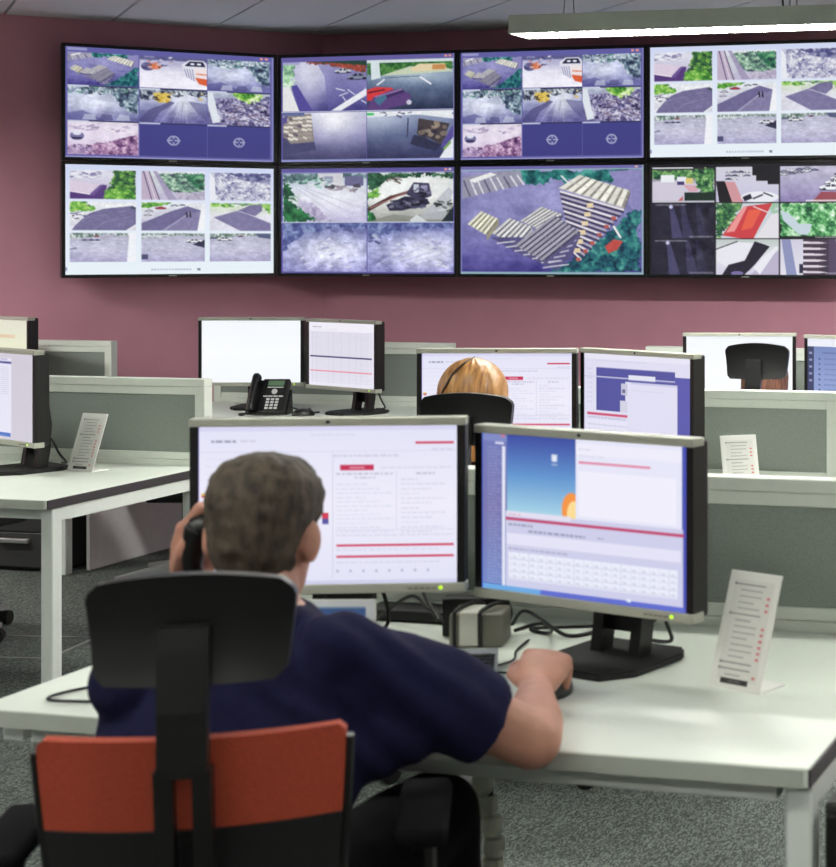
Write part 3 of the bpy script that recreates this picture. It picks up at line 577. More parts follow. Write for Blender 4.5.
# --- desk monitor pages
def pg_web(c):
    c.vgrad((226, 226, 246), (238, 236, 250), (226, 226, 246)); c.rect(0, 0, 1, .03, (214, 212, 240)); c.text(.05, .09, .1, (70, 70, 100), .014, .8, 1); c.text(.16, .09, .06, (160, 160, 180), .01, .6, 2); c.text(.43, .055, .17, (190, 190, 210), .008, .6, 3)
    c.rect(.835, .105, .985, .119, (204, 50, 84)); c.rect(.0, .16, 1, .163, (206, 206, 228)); c.text(.52, .185, .25, (150, 150, 176), .012, .6, 4); c.text(.9, .15, .08, (170, 170, 200), .01, .5, 5)
    c.rect(.545, .25, .675, .282, (196, 44, 84)); c.rect(.58, .262, .64, .27, (236, 190, 206), .8); c.text(.7, .262, .28, (190, 190, 216), .012, .6, 6); c.rect(.515, .17, .517, .96, (210, 210, 232)); c.text(.53, .3, .22, (120, 120, 150), .012, .6, 7); c.text(.6, .325, .08, (120, 120, 150), .01, .6, 8); c.text(.84, .3, .07, (110, 110, 140), .012, .6, 9)
    for i in range(12): c.text(.53, .37 + i * .027, .12 + .05 * ((i * 7) % 3), (176, 186, 216), .008, .55, 20 + i); c.text(.78, .34 + i * .03, .07 + .05 * ((i * 5) % 3), (170, 170, 200), .008, .55, 40 + i)
    c.rect(.76, .29, .762, .66, (200, 200, 224)); c.rect(.525, .66, .985, .664, (200, 200, 220)); c.text(.53, .69, .45, (170, 170, 200), .008, .5, 60); c.rect(.53, .75, .985, .764, (206, 60, 96)); c.rect(.53, .82, .985, .834, (206, 60, 96)); c.text(.53, .78, .4, (170, 170, 200), .008, .5, 61); c.text(.53, .86, .4, (170, 170, 200), .008, .5, 62)
    for i in range(8): c.rect(.53 + i * .05, .91, .54 + i * .05, .925, (150, 150, 176), .6)
    for i in range(16): c.text(.03, .2 + i * .045, .3 + .1 * ((i * 3) % 2), (200, 200, 222), .008, .5, 80 + i)
    c.rect(.012, .42, .035, .433, (220, 180, 60)); c.rect(.012, .433, .035, .445, (200, 60, 80)); c.rect(.012, .555, .03, .6, (210, 56, 84)); c.rect(.012, .6, .03, .64, (80, 80, 160)); c.rect(.475, .55, .5, .585, (210, 56, 84)); c.rect(.475, .585, .5, .62, (88, 84, 160)); c.rect(0, .975, 1, 1, (206, 206, 232)); c.rect(0, 0, .004, 1, (110, 90, 190))
def pg_desktop(c):
    c.fill((74, 88, 176)); t = c.sub(.11, 0, .48, .5); t.vgrad((62, 76, 160), (98, 148, 206), (170, 214, 232)); t.ell(.93, .9, .13, .22, (244, 150, 70)); t.ell(.97, .94, .1, .16, (252, 220, 150)); t.rect(.66, .22, .74, .3, (206, 216, 236)); t.rect(.68, .24, .72, .31, (232, 236, 246)); t.rect(.66, .34, .74, .355, (176, 190, 220))
    c.vg = c.sub(0, 0, .13, .96); c.vg.vgrad((116, 124, 186), (122, 120, 176), (120, 140, 200)); c.rect(0, 0, .13, .05, (130, 140, 196)); c.rect(.1, .005, .12, .02, (214, 110, 130)); c.rect(.07, .055, .115, .068, (214, 216, 240))
    for i in range(44): c.text(.03, .09 + i * .02, .05 + .03 * ((i * 7) % 3) / 2, (200, 204, 228), .008, .5, i)
    c.rect(.105, .08, .122, .97, (226, 230, 246)); c.rect(.475, 0, .975, .53, (230, 230, 248)); c.rect(.475, .03, .975, .1, (238, 236, 250)); c.text(.49, .06, .06, (170, 170, 200), .008, .6, 4); c.text(.49, .1, .12, (190, 190, 214), .008, .6, 5); c.rect(.49, .14, .83, .152, (222, 108, 140)); c.rect(.49, .2, .95, .48, (240, 238, 251)); c.text(.62, .5, .3, (160, 160, 200), .01, .6, 6)
    c.rect(.125, .5, .98, .97, (206, 206, 234)); c.rect(.125, .49, .45, .52, (226, 222, 240)); c.text(.14, .505, .06, (220, 120, 130), .008, .7, 3); c.rect(.125, .53, .985, .545, (190, 56, 100)); c.text(.14, .565, .12, (90, 90, 120), .014, .7, 9); c.text(.24, .6, .28, (90, 90, 124), .014, .75, 10); c.text(.58, .6, .03, (110, 110, 140), .012, .6, 11); c.rect(.13, .63, .97, .7, (228, 226, 246)); c.text(.14, .72, .3, (120, 120, 150), .01, .6, 12)
    c.rect(.14, .75, .955, .92, (234, 236, 250))
    for i in range(18): c.rect(.15 + i * .045, .75, .152 + i * .045, .92, (206, 206, 230)); [c.rect(.16 + i * .045, .775 + k * .04, .18 + i * .045, .785 + k * .04, (190, 194, 214), .6) for k in range(4)]
    for k in range(4): c.rect(.14, .79 + k * .04, .955, .793 + k * .04, (210, 210, 232))
    c.rect(.0, .965, .3, 1, (110, 170, 226)); c.rect(.3, .965, 1, 1, (96, 110, 206)); c.rect(.72, .958, .74, .975, (230, 240, 250)); c.rect(0, 0, .006, 1, (70, 90, 200)); c.rect(.985, 0, 1, 1, (72, 76, 176))
def pg_browser(c):
    c.vgrad((222, 220, 240), (226, 224, 244), (222, 220, 242)); c.rect(0, .0, 1, .06, (232, 230, 246)); c.text(.1, .07, .5, (190, 190, 214), .01, .6, 3); c.rect(.12, .15, .86, .6, (84, 84, 158)); c.rect(.0, .24, 1, .25, (206, 206, 230)); c.rect(.86, .2, 1, 1, (92, 92, 172)); c.rect(.4, .28, .88, 1, (224, 222, 242)); c.rect(.43, .21, .68, .26, (226, 228, 242)); c.rect(.45, .28, .88, .3, (200, 200, 230)); c.text(.46, .36, .3, (190, 190, 214), .012, .5, 4)
    c.rect(.36, .3, .42, .42, (200, 200, 220)); c.rect(.37, .36, .4, .4, (110, 110, 150)); c.rect(.35, .48, .42, .6, (210, 210, 226)); c.rect(.03, .63, .42, .65, (204, 70, 104)); c.text(.04, .67, .36, (130, 130, 160), .012, .6, 5); c.rect(.02, .7, .42, .98, (230, 228, 246))
    for k in range(5): c.rect(.03, .75 + k * .05, .42, .755 + k * .05, (196, 196, 220)); 
    for k in range(8): c.text(.03, .16 + k * .05, .05, (180, 180, 206), .012, .6, k)
    for k in range(7): c.rect(.05 + k * .05, .72, .053 + k * .05, .96, (206, 206, 228))
    c.rect(.7, .95, .88, 1, (84, 84, 158))
def pg_blank(c):
    c.vgrad((244, 248, 252), (250, 252, 255), (246, 250, 255)); c.text(.26, .025, .5, (176, 186, 196), .008, .5, 2)
def pg_table(c):
    c.vgrad((226, 224, 238), (228, 226, 238), (234, 232, 244)); c.rect(0, 0, 1, .14, (238, 236, 246)); c.text(.06, .07, .14, (90, 90, 110), .014, .7, 2); c.text(.06, .11, .4, (190, 190, 206), .01, .5, 3)
    for i in range(24): c.rect(.03, .16 + i * .033, .96, .163 + i * .033, (200, 198, 214), .8); c.text(.04, .172 + i * .033, .85, (170, 168, 188), .012, .35, i)
    for x in (.05, .12, .3, .38, .5, .62, .72, .8, .9): c.rect(x, .15, x + .005, .95, (204, 202, 218), .9)
    c.rect(.02, .53, .96, .55, (70, 66, 116)); c.rect(.02, .755, .96, .77, (226, 120, 140))
def pg_doc(c):
    c.fill((206, 202, 214)); c.rect(.3, .06, .68, .95, (228, 228, 244)); c.rect(.3, .1, .68, .125, (72, 74, 140)); c.text(.32, .07, .3, (90, 90, 130), .014, .7, 3)
    for i in range(14): c.text(.52, .16 + i * .024, .12, (150, 150, 180), .008, .6, i)
    c.rect(.3, .92, .67, .965, (70, 116, 196)); c.ell(.36, .4, .02, .04, (190, 200, 214))
    for i in range(10): c.text(.32, .5 + i * .03, .2, (176, 176, 200), .008, .5, 30 + i)
def pg_cream(c):
    c.vgrad((222, 222, 206), (232, 236, 206), (226, 232, 196)); c.rect(.0, .24, .78, .3, (226, 206, 176)); c.text(.1, .26, .6, (190, 176, 140), .016, .5, 3)
def pg_blue(c):
    c.fill((150, 164, 206)); c.rect(0, 0, 1, .12, (236, 238, 248)); c.rect(0, .12, .07, 1, (64, 68, 104)); c.vb = c.sub(.07, .12, 1, 1); c.vb.vgrad((120, 138, 190), (144, 160, 208), (150, 166, 214)); c.text(.16, .2, .4, (66, 76, 130), .02, .8, 3)
    for k in range(9): c.text(.18, .29 + k * .075, .7, (84, 96, 150), .018, .7, 5 + k); c.rect(.12, .288 + k * .075, .14, .31 + k * .075, (70, 80, 130))
    for k in range(5): c.rect(.02, .2 + k * .1, .05, .23 + k * .1, (150, 160, 196))
def pg_card(c):
    c.fill((236, 236, 230)); c.rect(.12, .07, .9, .93, (226, 226, 220)); rows = [.1 + i * .052 for i in range(16)]
    for i, y in enumerate(rows):
        hd = i in (0, 5, 13, 14); c.rect(.16 if hd else .26, y, .74 if hd else .26 + .44 * (1 if i % 3 else .7), y + .012, (134, 136, 134) if hd else (168, 170, 168)); c.rect(.14, y + .032, .78, y + .036, (214, 214, 208))
        if not hd and i not in (6, 1): c.rect(.8, y - .004, .86, y + .016, (216, 104, 112))
        if hd: c.ell(.14, y + .006, .02, .012, (110, 112, 110))
    c.rect(.2, .915, .74, .96, (44, 40, 40)); c.text(.36, .93, .24, (190, 186, 182), .014, .8, 3)
def pg_note(c):
    c.fill((226, 230, 234)); c.rect(.04, .12, .9, .3, (70, 112, 176)); c.rect(.06, .42, .9, .54, (70, 74, 92)); c.rect(.06, .62, .9, .66, (150, 154, 166)); c.rect(.06, .76, .9, .8, (170, 176, 186))

# ------------------------------------------------------------------ the room
def struct(o, label): return tag(o, label, kind='structure')
CX, CY = -5.016, 8.35          # corner between the two wall faces
S = math.sqrt(.5); LW = 6.5
room = [(3.6, -3.2), (3.6, CY), (CX, CY), (CX - LW * S, CY - LW * S), (CX - LW * S, -3.2)]
CZ = 2.685
struct(obj('floor', prism(bmesh.new(), room, -.06, 0), 'carpet'), 'dark grey flecked office carpet')
def wallseg(name, a, b, label, m='wall'):
    a, b = Vector(a + (0,)), Vector(b + (0,)); d = (b - a).normalized(); n = Vector((d.y, -d.x, 0)) * .12
    bm = bmesh.new(); prism(bm, [(p.x, p.y) for p in (a, a + n, b + n, b)], 0, CZ + .05)
    bmesh.ops.recalc_face_normals(bm, faces=bm.faces[:])
    return struct(obj(name, bm, m), label)
wallseg('wall_right', room[0], room[1], 'off white side wall', 'offwhite')
wallseg('wall_back', room[1], room[2], 'plum painted wall behind three columns of screens')
wallseg('wall_left', room[2], room[3], 'plum painted angled wall behind the left screens')
wallseg('wall_side', room[3], room[4], 'off white wall at far side', 'offwhite')
wallseg('wall_front', room[4], room[0], 'off white wall behind the viewer', 'offwhite')
# ceiling: strips of tiles running square to the angled wall, 0.5 m apart, with recessed gaps
ce = struct(obj('ceiling', prism(bmesh.new(), room, CZ + .02, CZ + .06), 'seam'), 'pale ceiling laid with wide panels')
def clip(poly, nx, ny, c):       # keep nx*x+ny*y <= c
    out = []
    for i in range(len(poly)):
        p, q = poly[i], poly[(i + 1) % len(poly)]
        dp, dq = nx * p[0] + ny * p[1] - c, nx * q[0] + ny * q[1] - c
        if dp <= 0: out.append(p)
        if dp * dq < 0: t = dp / (dp - dq); out.append((p[0] + (q[0] - p[0]) * t, p[1] + (q[1] - p[1]) * t))
    return out
inner = [(x * .999, y * .999) for x, y in room]
u = .78 - 24 * .5
while u < 9:
    pl = clip(clip(inner, S, S, u + .5 - .007), -S, -S, -(u + .007))
    if len(pl) > 2:
        bm = prism(bmesh.new(), pl[::-1], CZ, CZ + .02); bmesh.ops.recalc_face_normals(bm, faces=bm.faces[:])
        obj('ceiling_panel', bm, 'ceil', ce)
    u += .5
# steel trimmed floor box in the carpet
fb = thing('floor_box', 'square floor outlet lid with steel trim in the carpet', 'floor box', (-4.52, 5.42, 0), R(8))
obj('lid', B(-.2, .2, -.16, .16, .0005, .003), 'carpet', fb)
for a in ((-.21, .21, -.17, -.158), (-.21, .21, .158, .17), (-.21, -.198, -.158, .158), (.198, .21, -.158, .158)): obj('trim', B(*a, .0005, .005), 'trimline', fb)

# ------------------------------------------------------------------ pendant lamps
def pendant(x, y, label, length=1.27, rz=0, glow='glow'):
    t = thing('pendant_lamp', label, 'lamp', (x, y, 2.30), rz, 'linear pendant lamps')
    L, W_, Hh = length / 2, .085, .068
    bm = bmesh.new(); box(bm, -L, L, -W_, -W_ + .006, 0, Hh); box(bm, -L, L, W_ - .006, W_, 0, Hh); box(bm, -L, -L + .006, -W_ + .006, W_ - .006, 0, Hh); box(bm, L - .006, L, -W_ + .006, W_ - .006, 0, Hh); box(bm, -L + .006, L - .006, -W_ + .006, W_ - .006, Hh - .006, Hh)
    obj('housing', bm, 'lamp', t)
    obj('diffuser', B(-L + .03, L - .03, -W_ + .02, W_ - .02, .007, .016), glow, t)
    n = 30
    bm = bmesh.new()
    for i in range(1, n): q = -L + .006 + (2 * L - .012) * i / n; box(bm, q - .0012, q + .0012, -W_ + .007, W_ - .007, .0005, .0065)
    g = obj('louvre', bm, 'lamp', t)
    for q in (-L * .68, L * .68):
        for k in (-1, 1): obj('suspension_wire', tube(bmesh.new(), [(q, k * .05, Hh), (q, k * .012, CZ - 2.30 - .012)], .0022, 6), 'trimline', t)
        obj('ceiling_rose', cyl(bmesh.new(), (q, 0, CZ - 2.30 - .014), .028, .014), 'lamp', t)
    obj('power_cord', tube(bmesh.new(), [(L * .62, 0, Hh), (L * .6, .03, Hh + .1), (L * .63, .02, Hh + .2), (L * .66, 0, CZ - 2.3 - .012)], .004, 6), 'cable', t)
    return t
pendant(-2.03, 5.79, 'long white pendant lamp with bright louvre hanging before the wall screens')
for x, y in ((-.68, 5.79), (.67, 5.79), (2.02, 5.79), (-6.5, 5.4)):  # leftmost lamp is unseen, added to light the angled wall
    pendant(x, y, 'white pendant lamp out of view, to the side of the lamp before the screens')
for x, y in ((-4.6, 4.1), (-1.9, 3.6), (.6, 3.6), (-4.6, 1.6), (-2.0, 1.4), (.6, 1.4)):
    pendant(x, y, 'white pendant lamp out of view above the near desks', glow='glow_near')
for x, y in ((-2.6, -.6), (-1.0, -.6), (.6, -.6), (-4.6, -.9)):
    pendant(x, y, 'white pendant lamp out of view behind the camera', glow='glow_dim')

# ------------------------------------------------------------------ wall screens
SW, SH = 1.018, .5605
def wall_screen(cx_, cy_, zc, rz, painter, label, off):
    t = thing('wall_screen', label, 'screen', (cx_, cy_, zc), rz, 'wall mounted surveillance screens')
    b = .0165
    obj('housing', B(-SW / 2 - b, SW / 2 + b, .012, .075, -SH / 2 - b, SH / 2 + b, .006), 'bezel', t)
    for a in ((-SW / 2 - b, SW / 2 + b, SH / 2, SH / 2 + b), (-SW / 2 - b, SW / 2 + b, -SH / 2 - b, -SH / 2), (-SW / 2 - b, -SW / 2, -SH / 2, SH / 2), (SW / 2, SW / 2 + b, -SH / 2, SH / 2)):
        obj('bezel', B(a[0], a[1], -.004, .013, a[2], a[3], .0015, 1), 'bezel', t)
    c = Can(288, 162); painter(c)
    picture_mesh('display', c, SW, SH, 'screen', t, .006)
    obj('badge', B(-.02, .02, -.0055, -.003, -SH / 2 - b * .75, -SH / 2 - b * .4), 'silver', t)
    obj('mount', B(-.25, .25, .074, off - .012, -.12, .12), 'blackm', t)
    obj('wall_plate', B(-.3, .3, off - .013, off - .001, -.18, .18), 'blackm', t)
ztop = 2.527 - SH / 2; zbot = ztop - SH - .037
ys_ = 8.05; x0 = -5.085
for k, (pa, pb, la, lb) in enumerate(((scr_four, scr_snow, 'upper wall screen with four camera views, red and purple cars', 'lower wall screen with four views, crane lorry and pale yards'),
                                      (scr_nine, scr_big, 'upper wall screen with nine views directly above the single pallet picture', 'lower wall screen filled by one picture of stacked pallets'),
                                      (scr_white, scr_dark, 'upper right wall screen with nine road pictures on white', 'lower right wall screen with nine views on black, red roof and stairs'))):
    xc = x0 + SW / 2 + k * (SW + .034)
    wall_screen(xc, ys_, ztop, 0, pa, la, CY - ys_); wall_screen(xc, ys_, zbot, 0, pb, lb, CY - ys_)
lx, ly = x0 - .03 - SW / 2 * S, ys_ - .02 - SW / 2 * S
loff = ((CX - lx) * -S + (CY - ly) * S)          # distance to the angled wall
wall_screen(lx, ly, ztop, R(45), scr_nine, 'leftmost upper wall screen with nine views on the angled wall', loff)
wall_screen(lx, ly, zbot, R(45), scr_white, 'leftmost lower wall screen with nine road pictures on white', loff)

# ------------------------------------------------------------------ desks and partitions
def desk(x0, x1, y0, y1, label, sides=(-1, 1), inset=0):
    w2, d2 = (x1 - x0) / 2, (y1 - y0) / 2
    t = thing('desk', label, 'desk', ((x0 + x1) / 2, (y0 + y1) / 2, 0), 0, 'white office desks')
    top = obj('desktop', B(-w2 + .004, w2 - .004, -d2 + .004, d2 - .004, .7005, .73, .0015, 1), 'white', t)
    obj('front_edge_band', B(-w2 + .004, w2 - .012, -d2, -d2 + .0045, .7, .7285, .001, 1), 'edge', t)
    obj('back_edge_band', B(-w2 + .004, w2 - .004, d2 - .0045, d2, .7, .7285), 'edge', t)
    for s in (-1, 1):
        q = w2 * s; bm = bmesh.new(); box(bm, min(q, q - s * .0045), max(q, q - s * .0045), -d2 + .004, d2 - .004, .7, .7285, .001, 1)
        obj('side_edge_band', bm, 'dark_edge', top)
    bm = bmesh.new(); box(bm, -w2 + .07, w2 - .07, -d2 + .06, -d2 + .1, .66, .7); obj('front_rail', bm, 'frame', t)
    obj('back_rail', B(-w2 + .07, w2 - .07, d2 - .05, d2 - .01, .66, .7), 'frame', t)
    for s in (-1, 1):
        a, b = (s * (w2 - .005), s * (w2 - .045)); obj('side_rail', B(min(a, b), max(a, b), -d2 + .07, d2 - .07, .657, .7), 'frame', t)
        if s not in sides: continue
        for v in (-1, 1):
            a, b = s * (w2 - .005 - (inset if s < 0 else 0)), s * (w2 - .047 - (inset if s < 0 else 0)); c_, d_ = v * (d2 - .03), v * (d2 - .075)
            obj('leg', B(min(a, b), max(a, b), min(c_, d_), max(c_, d_), 0, .7, .003, 1), 'frame', t)
    return t
def partition(x0, x1, y, label, zb=.70):
    w2 = (x1 - x0) / 2
    t = thing('desk_partition', label, 'partition', ((x0 + x1) / 2, y, 0), 0, 'fabric desk partitions')
    th = .024; zt = 1.04
    obj('fabric_panel', B(-w2 + .042, w2 - .042, -th * .62, th * .62, .775, .985), 'fabric', t)
    bm = bmesh.new(); box(bm, -w2, w2, -th, th, 1.012, zt, .002, 1); obj('top_cap', bm, 'rail', t)
    obj('top_rail', B(-w2 + .04, w2 - .04, -th * .85, th * .85, .983, 1.0115, .002, 1), 'rail', t)
    obj('bottom_rail', B(-w2 + .04, w2 - .04, -th * .85, th * .85, .75, .777, .002, 1), 'rail', t)
    obj('base_rail', B(-w2 + .04, w2 - .04, -th * 1.05, th * 1.05, .722, .7495, .002, 1), 'rail', t)
    for s in (-1, 1):
        a, b = s * w2, s * (w2 - .0395); obj('post', B(min(a, b), max(a, b), -th, th, .722, 1.0115, .002, 1), 'rail', t)
        a = s * (w2 - .012); obj('support_foot', B(a - .012, a + .012, -.02, .02, 0, .722), 'frame', t)
    return t
desk(-2.125, -.645, 2.43, 3.298, 'white desk in the foreground where the man in navy works', inset=.42)
desk(-5.1, -3.622, 4.455, 5.268, 'white desk at left with open frame legs and charcoal side edge')
desk(-2.75, -1.31, 4.455, 5.268, 'white desk behind the foreground partition where the blond person sits')
desk(-5.262, -3.76, 6.76, 7.468, 'white desk carrying the black desk phone', sides=(1,))
desk(-6.04, -5.30, 6.62, 7.262, 'white desk at far left above the anthracite drawers')
desk(-2.8, -1.33, 6.76, 7.468, 'white desk in the back right row with auburn haired person')
partition(-2.12, -.67, 3.326, 'grey fabric partition directly behind the two large foreground monitors')
partition(-5.1, -3.635, 5.296, 'grey fabric partition with white frame behind the card on the left desk')
partition(-2.74, -1.305, 5.296, 'grey fabric partition behind the white card in the middle right row')
partition(-5.10, -3.79, 7.496, 'grey fabric partition behind the monitors of the phone desk')
partition(-6.04, -5.535, 7.29, 'grey fabric partition at far left, smallest, below the wall')
partition(-2.79, -1.34, 7.496, 'grey fabric partition behind the back right monitors, mostly hidden')

# drawers under the far left desk, with grey end panel
t = thing('drawer_pedestal', 'anthracite drawer pedestal under the far left desk', 'drawers', (-5.58, 6.98, 0))
obj('body', B(-.24, .2, -.28, .3, .012, .62, .004), 'pedestal', t)
for z0, z1 in ((.02, .18), (.186, .346), (.352, .512)):
    d = obj('drawer_front', B(-.235, .195, -.298, -.281, z0, z1, .003, 1), 'pedestal', t)
    obj('handle', B(-.1, .06, -.322, -.299, z1 - .045, z1 - .025, .003, 1), 'alu', d)
obj('plinth', B(-.23, .19, -.27, .29, 0, .012), 'blackm', t)
t = thing('end_panel', 'grey panel closing the end of the far left desk', 'panel', (-5.281, 7.08, 0))
obj('board', B(-.009, .009, -.31, .38, .004, .655), 'panel', t); obj('foot_strip', B(-.008, .008, -.31, .38, 0, .004), 'trimline', t)
# black pedestal beside the foreground desk
t = thing('drawer_pedestal', 'black drawer pedestal at the right end of the foreground desk', 'drawers', (-.42, 2.78, 0))
obj('body', B(-.215, .215, -.3, .3, .02, .665, .004), 'pedestal', t)
for i in range(3):
    d = obj('drawer_front', B(-.21, .21, -.318, -.301, .03 + i * .21, .232 + i * .21, .003, 1), 'black', t); obj('handle', B(-.06, .06, -.33, -.319, .2 + i * .21, .212 + i * .21, .002, 1), 'alu', d)
obj('plinth', B(-.2, .2, -.28, .28, 0, .02), 'blackm', t)

# ------------------------------------------------------------------ desk monitors
MW, MH = .4738, .2961
def monitor(x, y, yaw, zc, painter, label, res=(200, 125), by=.09, byaw=0, tilt=0):
    """the panel centre stands at (x, y); the foot stands behind it on the desk"""
    t = thing('desk_monitor', label, 'monitor', (x, y, .73), R(yaw), 'wide desk monitors')
    z = zc - .73; bw = .0155
    hw = MW / 2 + bw
    obj('housing', B(-hw + .002, hw - .002, .006, .05, z - MH / 2 - .012, z + MH / 2 + .012, .006), 'black', t)
    bm = bmesh.new(); box(bm, -.15, .15, .05, .068, z - .1, z + .1, .008); obj('back_cover', bm, 'blackm', t)
    for s in (-1, 1):
        a, b = s * hw, s * (MW / 2); obj('side_bezel', B(min(a, b), max(a, b), -.004, .012, z - MH / 2, z + MH / 2, .001, 1), 'black', t)
    tb = obj('top_bezel', B(-hw - .001, hw + .001, -.0065, .03, z + MH / 2, z + MH / 2 + .0155, .002), 'silver', t)
    obj('camera_dot', ball(bmesh.new(), (0, -.0065, z + MH / 2 + .008), .0045, .0012, .0032), 'black', tb)
    bb = obj('bottom_bezel', B(-hw - .001, hw + .001, -.0065, .03, z - MH / 2 - .0175, z - MH / 2, .002), 'silver', t)
    obj('power_light', ball(bmesh.new(), (hw - .045, -.0066, z - MH / 2 - .0085), .004, .0014, .0036), 'led', bb)
    for i in range(5): obj('button', B(hw - .105 + i * .011, hw - .097 + i * .011, -.0078, -.006, z - MH / 2 - .0105, z - MH / 2 - .0075), 'adaptor', bb)
    c = Can(*res); painter(c); picture_mesh('display', c, MW, MH, 'screen', t, -.0005, z)
    # stand
    bm = prism(bmesh.new(), [(-.07, by - .13), (.07, by - .13), (.112, by - .07), (.112, by + .08), (.085, by + .12), (-.085, by + .12), (-.112, by + .08), (-.112, by - .07)], 0, .014)
    bmesh.ops.bevel(bm, geom=bm.edges[:], offset=.004, segments=2, affect='EDGES'); obj('stand_foot', bm, 'blackm', t)
    bm = bmesh.new()
    for s in (-1, 1): loft(bm, [[(s * .045 + a * .012, by + .03 + b * .02 + q, zz) for a, b in ((-1, -1), (1, -1), (1, 1), (-1, 1))] for zz, q in ((.013, .0), (.07, .01), (z * .6, .015), (z, -.0))])
    box(bm, -.055, .055, .067, by + .04, z - .045, z + .045, .006)
    box(bm, -.04, .04, by + .045, by + .055, .05, z)
    obj('stand_neck', bm, 'black', t)
    obj('signal_cable', tube(bmesh.new(), [(.03, .06, z - .1), (.06, by + .05, z * .45), (.075, by + .08, .06), (.05, by + .12, .02), (-.06, by + .16, .007)], .004, 6), 'cable', t)
    return t
monitor(-1.681, 2.82, 17.6, 1.033, pg_web, 'wide monitor with a red lined web page directly behind the man\'s head', (280, 175))
monitor(-1.203, 2.885, -15.5, 1.013, pg_desktop, 'wide monitor showing a blue desktop with windows beside the man\'s hand', (280, 175))
monitor(-2.315, 4.871, 13, 1.03, pg_web, 'monitor with web page in front of the blond person')
monitor(-1.845, 4.86, -26, 1.03, pg_browser, 'monitor with navy blocks on a browser page, right of the blond person')
monitor(-4.66, 7.127, 13, 1.01, pg_blank, 'monitor with an empty white page behind the desk phone')
monitor(-4.108, 7.0, -22, 1.01, pg_table, 'monitor showing a ruled table beside the empty white one')
monitor(-4.215, 4.95, -24, 1.0, pg_doc, 'monitor cut off at left edge on the left desk')
monitor(-5.92, 6.955, -20, 1.01, pg_cream, 'cream coloured screen at left edge behind the nearer monitor')
monitor(-2.215, 7.12, 11, .965, pg_blank, 'white monitor behind the auburn haired person\'s headrest')
monitor(-1.655, 6.98, -17, .965, pg_blue, 'monitor with blue text page cut off at right edge')

# ------------------------------------------------------------------ small desk things
def card(x, y, yaw, lean, label, w_=.116, h_=.209):
    t = thing('sign_holder', label, 'card holder', (x, y, .73), R(yaw), 'white card holders')
    p = bpy.data.objects.new('card_stand', None)
    bm = B(-w_ / 2, w_ / 2, 0, .003, 0, h_, .0008, 1); rx = Matrix.Rotation(-lean, 4, 'X'); bmesh.ops.transform(bm, matrix=rx, verts=bm.verts)
    obj('backing', bm, 'cardw', t)
    c = Can(64, 128); pg_card(c); f = picture_mesh('printed_face', c, w_ - .004, h_ - .004, 'printed', t, -.0006, h_ / 2); f.rotation_euler = (-lean, 0, 0)
    obj('foot', B(-w_ / 2, w_ / 2, .0, .075, 0, .003), 'cardw', t)
    return t
card(-.893, 2.835, -21, R(19), 'white card holder with printed list standing on the foreground desk')
card(-3.975, 5.05, -8, R(20), 'white card holder with printed list on the left desk')
card(-1.52, 4.93, 32, R(20), 'white card holder with printed list in front of the middle right partition')

# leaflet under the big web page monitor
t = thing('leaflet_stand', 'small white leaflet with blue header below the left foreground monitor', 'leaflet', (-1.672, 2.80, .7445), R(14))
bm = B(-.09, .09, 0, .003, 0, .116); obj('backing', bm, 'cardw', t); c = Can(60, 36); pg_note(c); picture_mesh('printed_face', c, .176, .112, 'printed', t, -.0006, .058)
obj('foot', B(-.09, .09, .003, .02, 0, .003), 'cardw', t)
# keyboard
t = thing('keyboard', 'grey and black keyboard beneath the man\'s right arm', 'keyboard', (-1.545, 2.728, .73), R(24))
bm = bmesh.new(); loft(bm, [[(-.225, yy, 0), (.225, yy, 0), (.225, yy, zz), (-.225, yy, zz)] for yy, zz in ((-.08, .014), (-.07, .017), (.05, .026), (.085, .034))]); obj('body', bm, 'kbody', t)
bm = bmesh.new(); rot = Matrix.Rotation(.1, 4, 'X')
for j in range(6):
    for i in range(22):
        if i in (15, 18): continue
        x = -.21 + i * .0197; y = -.064 + j * .0195; z = .0245 + y * .078
        box(bm, x - .0088, x + .0088, y - .0086, y + .0086, z, z + .008)
k = obj('keys', bm, 'keys', t); k['kind'] = 'stuff'
obj('black_deck', B(-.22, .22, -.077, .058, .0, .004, mtx=Matrix.Translation((0, 0, .0215)) @ Matrix.Rotation(.078, 4, 'X')), 'keys', t)
# mouse in the man's hand, and the mouse by the phone
def mouse(x, y, z, rz, label):
    t = thing('computer_mouse', label, 'mouse', (x, y, z), R(rz), 'computer mice')
    bm = ball(bmesh.new(), (0, 0, .004), .029, .054, .032, seg=18, ring=12); bmesh.ops.bisect_plane(bm, geom=bm.verts[:] + bm.edges[:] + bm.faces[:], plane_co=(0, 0, 0), plane_no=(0, 0, -1), clear_outer=True)
    obj('shell', bm, 'black', t, True); obj('wheel', ball(bmesh.new(), (0, .028, .03), .003, .008, .006), 'keys', t)
    return t
mouse(-1.192, 2.742, .73, 6, 'black mouse under the man\'s right hand')
mouse(-4.262, 6.93, .73, -40, 'small black mouse beside the desk phone')
